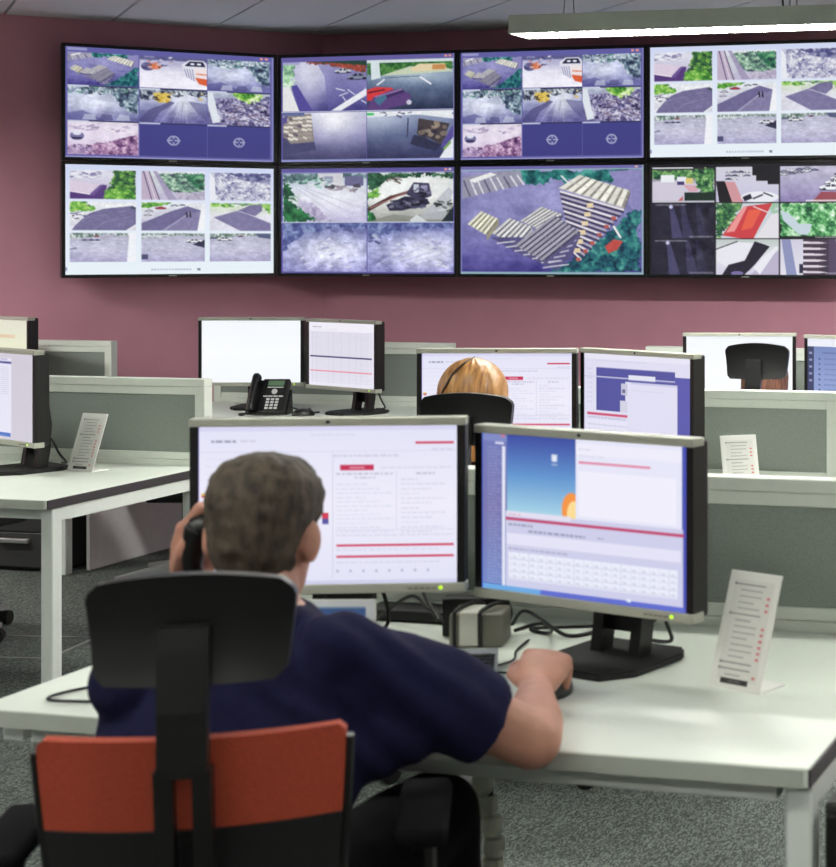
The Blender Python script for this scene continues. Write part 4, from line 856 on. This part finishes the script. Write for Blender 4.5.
# adaptor block with strap cables
t = thing('power_block', 'grey and white power block bound with black cables behind the keyboard', 'power block', (-1.492, 3.06, .73), R(14))
obj('casing', B(-.05, .055, -.045, .045, 0, .066, .005), 'adaptor', t); obj('white_cover', B(-.03, .008, -.0475, .03, .004, .0695, .003), 'adaptorw', t)
for x in (-.038, .012): obj('strap_cable', tube(bmesh.new(), [(x, -.05, .004), (x, -.052, .056), (x + .003, -.045, .0735), (x + .03, .03, .075), (x + .04, .055, .05), (x + .03, .06, .01)], .0042, 6), 'cable', t)
obj('rear_casing', B(-.085, .045, .047, .085, 0, .078, .004), 'blackm', t)
def cable(name, pts, r, label):
    return tag(obj(name, tube(bmesh.new(), pts, r, 6, 8), 'cable', None, True), label, 'cable')
cable('loose_cable', [(-1.93, 2.62, .7345), (-1.99, 2.6, .7345), (-2.03, 2.53, .7345), (-2.02, 2.49, .7345), (-1.95, 2.495, .7345), (-1.88, 2.51, .7345)], .0028, 'thin dark cable looping on the left end of the foreground desk')
cable('power_cable', [(-1.45, 3.13, .74), (-1.40, 3.16, .75), (-1.33, 3.13, .736), (-1.28, 3.2, .736), (-1.2, 3.24, .745), (-1.17, 3.26, .78)], .004, 'black cable running from the power block behind the monitor foot')
cable('power_cable', [(-1.44, 3.1, .76), (-1.39, 3.05, .8), (-1.35, 3.08, .765), (-1.38, 3.14, .736), (-1.43, 3.17, .736), (-1.34, 3.21, .736), (-1.25, 3.24, .737)], .0036, 'black cable curling up beside the power block')
cable('mouse_cable', [(-1.2, 2.80, .735), (-1.29, 2.84, .7335), (-1.375, 2.85, .7335), (-1.36, 2.93, .7335), (-1.385, 3.0, .7335), (-1.4, 3.09, .7335)], .0022, 'thin cable leading from the mouse towards the power block')
cable('power_cable', [(-1.57, 3.04, .775), (-1.6, 3.06, .80), (-1.66, 3.1, .86), (-1.7, 3.12, .9)], .004, 'black cable hanging behind the left foreground monitor, nearest the leaflet')
cable('power_cable', [(-1.58, 3.12, .745), (-1.64, 3.14, .77), (-1.7, 3.17, .79), (-1.78, 3.17, .737)], .004, 'black cable lying along the partition behind the power block')
cable('power_cable', [(-1.57, 3.0, .74), (-1.6, 2.97, .737), (-1.66, 2.99, .737), (-1.72, 3.1, .737)], .0032, 'black cable lying left of the power block')
tag(obj('cable_tray', B(-1.82, -1.57, 3.185, 3.265, .7305, .755, .004), 'blackm'), 'black cable tray on the desk against the foreground partition', 'tray')

# desk phone
def desk_phone():
    t = thing('desk_phone', 'black desk phone with corded handset and green display', 'phone', (-4.45, 6.93, .73), R(14)); t.scale = (.92, .92, 1.0)
    til = Matrix.Translation((0, -.06, .012)) @ Matrix.Rotation(R(52), 4, 'X')
    obj('body', B(-.03, .105, 0, .185, -.014, .014, .006, mtx=til), 'black', t)
    obj('handset_cradle', B(-.09, -.031, 0, .185, -.014, .004, .005, mtx=til), 'black', t)
    bm = bmesh.new(); tube(bm, [til @ Vector(p) for p in ((-.06, .006, .024), (-.06, .03, .034), (-.06, .1, .04), (-.06, .16, .036), (-.06, .184, .024))], [.024, .019, .016, .019, .024], 10); obj('handset', bm, 'black', t, True)
    obj('display', B(.0, .08, .145, .172, .0142, .0158, mtx=til), 'green', t)
    obj('label_strip', B(.0, .08, .134, .138, .0142, .0155, mtx=til), 'button', t)
    obj('navigation_ring', cyl(bmesh.new(), (0, 0, 0), .014, .003).copy() if False else _ring(til), 'button', t)
    for i in range(4): obj('soft_key', B(-.012 + i * .026, .01 + i * .026, .083, .089, .0142, .0162, mtx=til), 'button', t)
    for j in range(4):
        for i in range(3): obj('number_key', B(.008 + i * .023, .024 + i * .023, .016 + j * .016, .026 + j * .016, .0142, .017, mtx=til), 'button', t)
    bm = bmesh.new(); loft(bm, [[(-.07, .01, .02), (.1, .01, .02), (.1, .01, .0), (-.07, .01, 0)], [(-.07, .085, .11), (.1, .085, .11), (.1, .1, 0), (-.07, .1, 0)]]); obj('stand_wedge', bm, 'blackm', t)
    bm = tube(bmesh.new(), [til @ Vector((-.06, 0, .02)), (-.1, -.07, .006), (-.13, -.02, .006), (-.1, .05, .006), (-.09, .08, .006)], .005, 6); obj('handset_cord', bm, 'cable', t)
    bm = tube(bmesh.new(), [(.1, .06, .03), (.14, .06, .02), (.18, .03, .008), (.24, .08, .006)], .004, 6); obj('line_cord', bm, 'cable', t)
def _ring(til):
    bm = bmesh.new(); cyl(bm, (.04, .112, .0142), .014, .003); bmesh.ops.transform(bm, matrix=til, verts=bm.verts); return bm
desk_phone()

# cable spine down to the floor under the foreground desk
t = thing('cable_spine', 'frosted plastic cable spine hanging from the foreground desk to the floor', 'cable spine', (-1.372, 2.85, 0))
for i in range(18):
    z = .012 + i * .038; dx = .012 * math.sin(i * .8)
    bm = bmesh.new(); loft(bm, [[(dx + math.cos(2 * PI * k / 10) * r_, math.sin(2 * PI * k / 10) * r_, z + q) for k in range(10)] for r_, q in ((.016, 0), (.021, .014), (.019, .034))]); obj('link', bm, 'spine', t)
obj('inner_cable', tube(bmesh.new(), [(0, 0, .012), (.004, .004, .35), (0, 0, .698)], .006, 6), 'cable', t)
obj('floor_plate', cyl(bmesh.new(), (0, 0, 0), .05, .012), 'spine', t)

# ------------------------------------------------------------------ office chairs
def chair_proto():
    t = thing('office_chair', '', 'chair', (0, 0, 0), 0, 'black office chairs with orange backs')
    obj('base_hub', cyl(bmesh.new(), (0, 0, .06), .05, .07, 20, .035), 'alu', t, True)
    for i in range(5):
        a = R(90 + 72 * i); ca, sa = math.cos(a), math.sin(a)
        lg = obj('base_leg', loft(bmesh.new(), [[(ca * r_ - sa * w_, sa * r_ + ca * w_, z) for w_, z in ((-hw, z0), (hw, z0), (hw, z1), (-hw, z1))] for r_, hw, z0, z1 in ((.03, .025, .075, .125), (.16, .02, .07, .1), (.3, .016, .058, .075))]), 'alu', t)
        bm = bmesh.new()
        for s in (-1, 1): cyl(bm, (0, 0, s * .014 - .009), .028, .018, 14)
        bmesh.ops.transform(bm, matrix=Matrix.Translation((ca * .29, sa * .29, .028)) @ Matrix.Rotation(a + .5, 4, 'Z') @ Matrix.Rotation(PI / 2, 4, 'X'), verts=bm.verts)
        obj('castor', bm, 'black', lg, True)
    obj('gas_lift', cyl(bmesh.new(), (0, 0, .13), .024, .27, 16), 'black', t, True)
    obj('tilt_mechanism', B(-.09, .09, -.15, .12, .385, .425, .01), 'black', t)
    bm = bmesh.new(); rows = []
    bm = B(-.24, .24, -.22, .25, .425, .495, .03, 4); obj('seat', bm, 'bfabric', t, True)
    crv = lambda x, z: -.215 - (z - .5) * .16 + 1.1 * x * x
    # back: orange upper mesh, black lower, black edge frame
    hw = lambda z: .158 + .024 * min(1, max(0, (z - .5) / .35))
    up = [(z, -hw(z), hw(z)) for z in (.77, .785, .80, .83, .86, .878, .886)]; up[-1] = (.886, -.174, .174)
    bm = plate(bmesh.new(), up, .022, crv, 14); obj('back_mesh', bm, 'orange', t, True)
    lo = [(z, -hw(z), hw(z)) for z in (.52, .56, .6, .65, .7, .7695)]
    obj('lower_back', plate(bmesh.new(), lo, .026, crv, 14), 'bfabric', t, True)
    bm = bmesh.new()
    for s in (-1, 1): tube(bm, [(s * (hw(z) + .003), crv(hw(z), z) - .012, z) for z in (.5, .6, .7, .8, .868)], .0075, 8)
    tube(bm, [(-hw(.5), crv(hw(.5), .5) - .01, .505), (0, crv(0, .5) - .012, .5), (hw(.5), crv(hw(.5), .5) - .01, .505)], .011, 8)
    obj('back_frame', bm, 'black', t, True)
    # spine: forked bar from mechanism to headrest
    yb = lambda z: crv(0, z) - .042
    sp = [(.41, -.16), (.42, -.25), (.5, yb(.5)), (.62, yb(.62) - .012), (.74, yb(.74) - .016), (.86, yb(.86) - .014)]
    bm = bmesh.new()
    def bar(xc, hwx, pts, dp=.012):
        loft(bm, [[(xc(z) - hwx(z), y - dp, z), (xc(z) + hwx(z), y - dp, z), (xc(z) + hwx(z), y + dp, z), (xc(z) - hwx(z), y + dp, z)] for z, y in pts])
    bar(lambda z: 0, lambda z: .028, sp[:4])
    for s in (-1, 1): bar(lambda z: s * (.010 + .012 * min(1, max(0, (z - .62) / .1))), lambda z: .011, sp[3:])
    obj('spine', bm, 'black', t)
    bm = bmesh.new(); bar(lambda z: 0, lambda z: .029, [(.85, yb(.86) - .014), (.93, -.33), (1.0, -.324), (1.03, -.32)], .011); obj('headrest_stem', bm, 'black', t)
    hc = lambda x, z: -.272 + 1.7 * x * x - 2.2 * (z - 1.02) ** 2
    rows = []
    for z in np.linspace(.953, 1.09, 13):
        q = (z - .953) / .137; e = .013 * max(0, 1 - q / .12) ** 2 + .018 * max(0, (q - .84) / .16) ** 2; hw_ = .113 + .013 * q - e
        rows.append((float(z) , -hw_, hw_))
    bm = plate(bmesh.new(), rows, .022, hc, 16)
    for v in bm.verts: v.co.z -= 1.1 * v.co.x ** 2 * max(0, (v.co.z - 1.0) / .09)
    bmesh.ops.bevel(bm, geom=[e for e in bm.edges if e.calc_face_angle(0) > .9], offset=.005, segments=2, affect='EDGES')
    obj('headrest', bm, 'black', t, True)
    for s in (-1, 1):
        bm = bmesh.new(); tube(bm, [(s * .1, 0, .41), (s * .24, 0, .41), (s * .275, -.02, .44), (s * .272, -.03, .52), (s * .268, -.04, .68)], .016, 8); ar = obj('armrest_post', bm, 'black', t, True)
        obj('armrest_pad', B(s * .268 - .036, s * .268 + .036, -.16, .07, .68, .71, .012, 3), 'trousers', ar, True)
    return t
proto = chair_proto()
def chair(x, y, yaw, label, skip=(), first=False, s=1.0, drop=0):
    c = proto if first else copy_tree(proto, None, skip)
    c.location = (x, y, 0); c.rotation_euler = (0, 0, R(yaw)); c['label'] = label; c.scale = (s, s, s)
    return c
chair(-1.42, 2.115, 25, 'black chair with orange back and headrest under the man in navy', first=True, s=1.018)
wc = chair(-2.108, 4.43, 9, 'black headrest chair behind the foreground monitors holding the blond person', skip=('armrest_post',), s=1.03)
for ch in wc.children:
    if ch.name.startswith('base_leg'): ch.rotation_euler = (0, 0, R(36))
chair(-1.915, 6.62, 3, 'black headrest chair in the back row before the white monitor', s=1.04)
chair(-4.60, 6.55, -78, 'black low backed chair seen under the left desk by the grey panel', skip=('headrest', 'headrest_stem', 'armrest_post'))
chair(-4.95, 5.46, -90, 'chair at left edge with only its foot in view', skip=('headrest', 'headrest_stem'))

# ------------------------------------------------------------------ people
def remesh_obj(name, bm, m, parent, voxel, smooth_it=6, folds=None):
    me = bpy.data.meshes.new('tmp'); bm.to_mesh(me); bm.free()
    o = bpy.data.objects.new('tmp', me); COL.objects.link(o)
    r = o.modifiers.new('r', 'REMESH'); r.mode = 'VOXEL'; r.voxel_size = voxel
    s = o.modifiers.new('s', 'SMOOTH'); s.iterations = smooth_it; s.factor = .5
    dg = bpy.context.evaluated_depsgraph_get(); dg.update()
    nm = bpy.data.meshes.new_from_object(o.evaluated_get(dg))
    bpy.data.objects.remove(o); bpy.data.meshes.remove(me)
    nm.name = name; nm.materials.clear(); nm.materials.append(M[m])
    if folds:
        n = len(nm.vertices); co = np.empty(n * 3); nm.vertices.foreach_get('co', co); no = np.empty(n * 3); nm.vertices.foreach_get('normal', no)
        co = co.reshape(-1, 3); no = no.reshape(-1, 3)
        d = np.array([folds(Vector(c)) for c in co]); co = co + no * d[:, None]
        nm.vertices.foreach_set('co', co.ravel()); nm.update()
    for p in nm.polygons: p.use_smooth = True
    o = bpy.data.objects.new(name, nm); link(o, parent); return o
def cap(bm, p0, p1, r0, r1, n=14):
    """tapered round limb with domed ends"""
    p0, p1 = Vector(p0), Vector(p1); d = (p1 - p0); L = d.length; d.normalize(); x, y = frame_of(d)
    rings = []
    for k in range(5): a = -PI / 2 + (k + .3) / 5 * PI / 2; rings.append((p0 + d * math.sin(a) * r0, math.cos(a) * r0))
    rings.append((p0, r0)); rings.append((p1, r1))
    for k in range(5): a = (k + .7) / 5 * PI / 2; rings.append((p1 + d * math.sin(a) * r1, math.cos(a) * r1))
    loft(bm, [[c + (x * math.cos(2 * PI * i / n) + y * math.sin(2 * PI * i / n)) * r for i in range(n)] for c, r in rings])
def ring_loft(bm, rings, n=28, ex=2.3):
    """rings: (centre, half vector a, half vector b)"""
    out = []
    for c, a, b in rings:
        r = []
        for i in range(n):
            t = 2 * PI * i / n; ct, st = math.cos(t), math.sin(t)
            r.append(c + a * math.copysign(abs(ct) ** (2 / ex), ct) + b * math.copysign(abs(st) ** (2 / ex), st))
        out.append(r)
    loft(bm, out)
HEADP = [(-.116, .026, .058, .022), (-.104, .042, .046, .042), (-.085, .054, .028, .064), (-.06, .061, .012, .084), (-.03, .067, .004, .094), (0, .0715, 0, .098), (.03, .0755, -.003, .1), (.055, .0765, -.005, .099), (.078, .071, -.007, .091), (.096, .057, -.008, .074), (.108, .038, -.008, .05), (.114, .014, -.008, .019)]
def head_frame(c, yaw, pitch=0, roll=0):
    return Matrix.Translation(c) @ Matrix.Rotation(yaw, 4, 'Z') @ Matrix.Rotation(pitch, 4, 'X') @ Matrix.Rotation(roll, 4, 'Y')
def add_head(bm, F):
    R3 = F.to_3x3(); X, Y, Z = R3.col[0], R3.col[1], R3.col[2]
    ring_loft(bm, [(F @ Vector((0, yc, z)), X * w_, Y * hy) for z, w_, yc, hy in HEADP], 28, 2.15)
    for s in (-1, 1):
        ball(bm, F @ Vector((s * .081, -.012, -.014)), .010, .019, .033, (F.to_3x3() @ Matrix.Rotation(s * -.35, 3, 'Z')).to_4x4()); ball(bm, F @ Vector((s * .074, -.008, -.034)), .008, .011, .013)
    cap(bm, F @ Vector((0, .094, .01)), F @ Vector((0, .112, -.03)), .009, .013, 8); cap(bm, F @ Vector((-.018, .092, -.07)), F @ Vector((.018, .092, -.07)), .007, .007, 8)
    for s in (-1, 1): cap(bm, F @ Vector((s * .012, .095, .028)), F @ Vector((s * .045, .086, .026)), .007, .006, 8)
def hair_cap(F, fn, thick, name, m, parent, bumps=.004, extra=None, n=64, rows=40):
    """shell of hair over the skull wherever fn(angle, z) holds; thins out at the hairline"""
    zs = np.linspace(-.118, .114, rows); pz = [h[0] for h in HEADP]
    P = {}; bm = bmesh.new()
    for j, z in enumerate(zs):
        w_ = np.interp(z, pz, [h[1] for h in HEADP]); yc = np.interp(z, pz, [h[2] for h in HEADP]); hy = np.interp(z, pz, [h[3] for h in HEADP])
        for i in range(n):
            t = 2 * PI * i / n; ct, st = math.cos(t), math.sin(t); e = 2 / 2.15
            v = Vector((w_ * math.copysign(abs(ct) ** e, ct), yc + hy * math.copysign(abs(st) ** e, st), z))
            d = fn(t, z)                       # >0 inside the hair, metres past the hairline
            nrm = Vector((v.x / max(w_, .02) ** 1, (v.y - yc) / max(hy, .02), max(0, (z - .03) / .085) ** 2 * 1.6)).normalized()
            th = thick * min(1, max(-.3, d / .022)); th += bumps * mnoise.noise(v * 60) * (d > 0) + bumps * .6 * mnoise.noise(v * 130) * (d > 0)
            P[i, j] = (bm.verts.new(F @ (v + nrm * th)), d)
    for j in range(rows - 1):
        for i in range(n):
            q = [P[i, j], P[(i + 1) % n, j], P[(i + 1) % n, j + 1], P[i, j + 1]]
            if max(k[1] for k in q) > 0: bm.faces.new([k[0] for k in q])
    bm.faces.new([P[i, rows - 1][0] for i in range(n)])
    bmesh.ops.delete(bm, geom=[v for v in bm.verts if not v.link_faces], context='VERTS')
    bmesh.ops.recalc_face_normals(bm, faces=bm.faces[:])
    return obj(name, bm, m, parent, True)
def eyes(F, parent):
    for s in (-1, 1):
        e = obj('eye', ball(bmesh.new(), F @ Vector((s * .031, .083, .004)), .012, .012, .012), 'eye', parent, True); obj('iris', ball(bmesh.new(), F @ Vector((s * .031, .0925, .004)), .005, .004, .005), 'iris', e, True)
def hand(bm, W, d, up, side, curl, splay=.1):
    """W wrist, d direction of the palm, up back-of-hand normal, side towards the thumb; curl list of joint bends"""
    d, up, side = d.normalized(), up.normalized(), side.normalized()
    ring_loft(bm, [(W - d * .01, side * .027, up * .02), (W + d * .02, side * .036, up * .021), (W + d * .055, side * .045, up * .021), (W + d * .088, side * .045, up * .017), (W + d * .094, side * .04, up * .012)], 20, 2.4)
    Ls = [(.042, .026, .02), (.046, .029, .021), (.043, .027, .02), (.034, .02, .018)]
    for k in range(4):
        o = W + d * (.086 - .004 * abs(k - 1)) + side * (.033 - .022 * k); a = curl[0]; dd = d + side * splay * (1.2 - .8 * k); p = o; rr = .0108 if k < 3 else .0094; ball(bm, o + up * .005, .0115, .0115, .0105)
        for s_, L in enumerate(Ls[k]):
            dv = (dd.normalized() * math.cos(a) - up * math.sin(a)); q = p + dv * L; cap(bm, p, q, rr, rr * .9, 10); p = q; rr *= .92; a += curl[1 + s_] if s_ < 2 else 0
    p = W + d * .022 + side * .03 - up * .004; q = p + d * .03 + side * .022 - up * .014; r_ = q + d * .03 + side * .004 - up * .010; e = r_ + d * .022 - side * .004 - up * .006
    cap(bm, p, q, .014, .0115, 10); cap(bm, q, r_, .011, .01, 10); cap(bm, r_, e, .0098, .0085, 10)
V = Vector

def person_man():
    t = thing('person', 'man in navy short sleeved shirt seated with a phone at his left ear', 'person', (-1.42, 2.1, 0))
    off = V((-1.42, 2.1, 0))
    L = lambda x, y, z: V((x, y, z)) - off
    th = R(16); r_ = V((math.cos(th), math.sin(th), 0)); fw = V((-math.sin(th), math.cos(th), 0)); up = V((0, 0, 1))
    pel, wai, che, sho, nb = L(-1.425, 2.075, .565), L(-1.425, 2.095, .68), L(-1.42, 2.135, .81), L(-1.412, 2.165, .915), L(-1.408, 2.178, .968)
    F = head_frame(L(-1.42, 2.205, 1.098), R(10), R(-8), R(2)) @ Matrix.Scale(.955, 4)
    RS, RE, RW = L(-1.24, 2.20, .900), L(-1.072, 2.378, .762), L(-1.172, 2.615, .772)
    LS, LE, LWr = L(-1.565, 2.12, .885), L(-1.665, 2.34, .835), L(-1.565, 2.235, 1.02)
    RH, RK, RA = L(-1.335, 2.13, .555), L(-1.30, 2.50, .585), L(-1.30, 2.58, .1)
    LH, LK, LA = L(-1.51, 2.10, .555), L(-1.56, 2.5, .565), L(-1.6, 2.56, .1)
    def torso(bm, g):
        tilt = fw * .15 + up; 
        ring_loft(bm, [(pel - up * .06, r_ * (.15 + g), fw * (.11 + g)), (pel, r_ * (.175 + g), fw * (.125 + g)), (wai, r_ * (.165 + g), fw * (.118 + g)), (che, r_ * (.182 + g), fw * (.122 + g)), (sho - up * .02, r_ * (.19 + g), fw * (.108 + g)), (sho + up * .022, r_ * (.155 + g), fw * (.088 + g)), (nb + up * .0, r_ * (.09 + g), fw * (.066 + g)), (nb + up * .025, r_ * (.062 + g), fw * (.058 + g))], 30, 2.3)
    bm = bmesh.new(); torso(bm, 0); add_head(bm, F)
    cap(bm, nb - up * .02, F @ V((0, -.018, -.05)), .058, .056, 18)
    for a, b, c in ((RS, RE, RW), (LS, LE, LWr)):
        cap(bm, a, b, .055, .044); m_ = b.lerp(c, .3); cap(bm, b, m_, .046, .048); cap(bm, m_, c, .048, .027)
    for a, b, c in ((RH, RK, RA), (LH, LK, LA)):
        cap(bm, a, b, .088, .062); cap(bm, b, c, .06, .04); cap(bm, c, c + V((-.02, .17, -.055)), .038, .03)
    d = (L(-1.186, 2.70, .808) - RW); upv = V((.22, -.42, .88)); upv -= d.normalized() * upv.dot(d.normalized()); hand(bm, RW, d, upv, d.cross(upv) * -1, [.85, .75, .5], .1)
    d = V((.10, -.02, .28)); hand(bm, LWr, d, V((-.95, -.25, .35)), V((-.25, -.95, 0)), [.35, .75, .5])
    body = remesh_obj('body', bm, 'skin', t, .0048, 3)
    # shirt
    bm = bmesh.new(); torso(bm, .012)
    for a, b, q in ((RS, RE, .68), (LS, LE, .7)):
        e = a.lerp(b, q); dr = (b - a).normalized(); x, y = frame_of(dr)
        loft(bm, [[p + (x * math.cos(2 * PI * i / 20) + y * math.sin(2 * PI * i / 20)) * rr for i in range(20)] for p, rr in ((a - dr * .05, .05), (a - dr * .02, .066), (a + dr * .05, .074), (a.lerp(b, .4), .075), (e, .071), (e + dr * .006, .069))])
        cap(bm, a - dr * .06 + V((0, 0, .004)), a + dr * .04, .06, .064, 18)
        cap(bm, a + dr * .03, nb - up * .03, .058, .072, 18); cap(bm, a.lerp(b, .35) - up * .02, che + (a - sho) * .62, .062, .085, 18)
    ring_loft(bm, [(nb + up * .004, r_ * .074, fw * .07), (nb + up * .03, r_ * .064, fw * .062)], 24, 2)
    def folds(v):
        a = (v - RS).length
        f = .0035 * mnoise.noise(v * 9) + .003 * mnoise.noise(v * 21)
        k = math.exp(-((a - .1) / .12) ** 2); f += k * .0028 * math.sin((v.x * .6 + v.y * 1.0 + v.z * 1.2) * 75 + 3 * mnoise.noise(v * 8))
        return f
    remesh_obj('shirt', bm, 'navy', t, .0075, 5, folds)
    bm = bmesh.new(); ring_loft(bm, [(pel - up * .08, r_ * .15, fw * .115), (pel - up * .02, r_ * .186, fw * .135), (pel + up * .05, r_ * .182, fw * .134)], 30, 2.3)
    for a, b, c in ((RH, RK, RA), (LH, LK, LA)): cap(bm, a, b, .1, .076); cap(bm, b, c, .075, .058)
    remesh_obj('trousers', bm, 'trousers', t, .009, 5, lambda v: .004 * mnoise.noise(v * 14))
    for a in (RA, LA):
        bm = bmesh.new(); cap(bm, a + V((0, -.03, -.055)), a + V((-.02, .19, -.062)), .043, .036); f = remesh_obj('shoe', bm, 'black', t, .008, 3)
    # close cropped hair, lower at the nape, receding in front
    def line(t_, z):
        s = math.sin(t_)        # +1 face, -1 nape
        if s < -.1: lim = -.098 + .06 * max(0, 1 + s) 
        elif s < .35: lim = -.0 + .03 * (s + .1)
        else: lim = .03 + .06 * (s - .35)
        if -.35 < s < .1: lim = max(lim, -.03 + .05 * (s + .35) / .45) 
        return z - lim
    hair_cap(F, line, .0065, 'hair', 'hair', body, .004)
    eyes(F, body)
    return F, off, LWr
FM, offm, LW_ = person_man()
# handset in his left hand
t = thing('phone_handset', 'black phone handset held at the man\'s left ear', 'phone', tuple(FM @ V((-.103, .005, -.06)) + offm), 0)
Rm = FM.to_3x3().to_4x4()
bm = tube(bmesh.new(), [Rm @ V(p) for p in ((.012, .0, .06), (-.004, .0, .055), (-.012, .01, .0), (-.004, .035, -.06), (.008, .045, -.085))], [.02, .021, .014, .019, .02], 12); obj('grip', bm, 'black', t, True)
for p in ((.018, 0, .056), (.016, .044, -.078)): obj('ear_cup', ball(bmesh.new(), Rm @ V(p), .012, .022, .022), 'black', t, True)

def person_seated(x, y, yaw, zs, label, shirt, hairm, long_hair, hair_w):
    t = thing('person', label, 'person', (x, y, 0), R(yaw)); up = V((0, 0, 1)); r_ = V((1, 0, 0)); fw = V((0, 1, 0))
    pel, che, sho, nb = V((0, .02, .53)), V((0, .035, .70 + zs)), V((0, .06, .85 + zs)), V((0, .075, .91 + zs)); F = head_frame(V((0, .10, 1.055 + zs)), 0, R(-4))
    def torso(bm, g): ring_loft(bm, [(pel - up * .06, r_ * (.14 + g), fw * (.10 + g)), (pel, r_ * (.165 + g), fw * (.115 + g)), (pel.lerp(che, .6), r_ * (.125 + g), fw * (.095 + g)), (che, r_ * (.145 + g), fw * (.105 + g)), (sho - up * .02, r_ * (.165 + g), fw * (.09 + g)), (sho + up * .02, r_ * (.13 + g), fw * (.07 + g)), (nb, r_ * (.07 + g), fw * (.055 + g)), (nb + up * .02, r_ * (.05 + g), fw * (.048 + g))], 26, 2.3)
    J = [(V((s * .165, .05, .83 + zs)), V((s * .215, .13, .765)), V((s * .12, .28, .782)), V((s * .085, .06, .52)), V((s * .1, .44, .54)), V((s * .1, .42, .1))) for s in (-1, 1)]
    bm = bmesh.new(); torso(bm, 0); add_head(bm, F); cap(bm, nb - up * .02, F @ V((0, -.015, -.06)), .048, .046)
    for s, (a, b, c, h, k, f) in zip((-1, 1), J):
        cap(bm, a, b, .046, .037); cap(bm, b, c, .038, .025); cap(bm, h, k, .08, .055); cap(bm, k, f, .053, .035); cap(bm, f, f + V((0, .15, -.055)), .034, .026)
        hand(bm, c, V((0, 1, -.05)), up, V((-s, .1, 0)), [.2, .4, .3])
    body = remesh_obj('body', bm, 'skin', t, .0065, 4)
    bm = bmesh.new(); torso(bm, .011)
    for a, b, c, h, k, f in J: cap(bm, a, b, .062, .05); cap(bm, b, b.lerp(c, .75), .05, .038)
    remesh_obj('blouse', bm, shirt, t, .0085, 4, lambda v: .004 * mnoise.noise(v * 12))
    bm = bmesh.new(); ring_loft(bm, [(pel - up * .07, r_ * .145, fw * .105), (pel, r_ * .176, fw * .125), (pel + up * .04, r_ * .172, fw * .122)], 24, 2.3)
    for a, b, c, h, k, f in J: cap(bm, h, k, .09, .066); cap(bm, k, f, .064, .046)
    remesh_obj('trousers', bm, 'trousers', t, .0095, 4)
    for a, b, c, h, k, f in J: bm = bmesh.new(); cap(bm, f + V((0, -.02, -.058)), f + V((0, .17, -.066)), .038, .03); remesh_obj('shoe', bm, 'black', t, .008, 3)
    # hair down to the shoulders, open in front of the face
    rows = []; zsq = np.linspace(-long_hair, .130, 26)
    bm = bmesh.new(); n = 56; P = []
    for j, z in enumerate(zsq):
        q = (z + long_hair) / (.130 + long_hair); row = []
        top = min(1, math.sqrt(max(0, 1 - max(0, (z - .02) / .111) ** 2)))
        w_ = max(.006, hair_w * top * (1 - .12 * (1 - q) ** 2)); hy = max(.006, .116 * top)
        for i in range(n):
            a = 2 * PI * i / n; st, ct = math.sin(a), math.cos(a)
            op = 0
            if z < .055 and st > .45: op = 1
            y_ = -.006 + hy * st; x_ = w_ * ct; wv = .003 * math.sin(i * 2.1 + z * 25) + .0025 * mnoise.noise(V((ct * 9, st * 9, z * 7)))
            row.append((bm.verts.new(F @ V((x_ * (1 + wv * 6), y_ + wv * st, z))), op))
        P.append(row)
    for a, b in zip(P, P[1:]):
        for i in range(n):
            q = [a[i], a[(i + 1) % n], b[(i + 1) % n], b[i]]
            if sum(k[1] for k in q) < 4: bm.faces.new([k[0] for k in q])
    bm.faces.new([k[0] for k in P[-1]]); bmesh.ops.delete(bm, geom=[v for v in bm.verts if not v.link_faces], context='VERTS'); bmesh.ops.recalc_face_normals(bm, faces=bm.faces[:])
    hr = obj('hair', bm, hairm, body, True)
    eyes(F, body); return F, body
Fw, bw_ = person_seated(-2.222, 4.45, 9, .002, 'person with golden blond hair seated behind the black headrest in the middle', 'purple', 'blond', .17, .103)
bm = tube(bmesh.new(), [Fw @ V(p) for p in ((-.066, -.100, .02), (-.05, -.106, .045), (-.028, -.098, .085), (-.004, -.072, .115), (.012, -.03, .133))], [.002, .004, .0045, .003, .0015], 8); obj('dark_hair_line', bm, 'darkhair', bw_, True)  # dark curved line across the back of the hair
person_seated(-1.985, 6.66, 3, -.12, 'person with auburn hair hidden behind the headrest in the back row', 'purple', 'auburn', .155, .1)
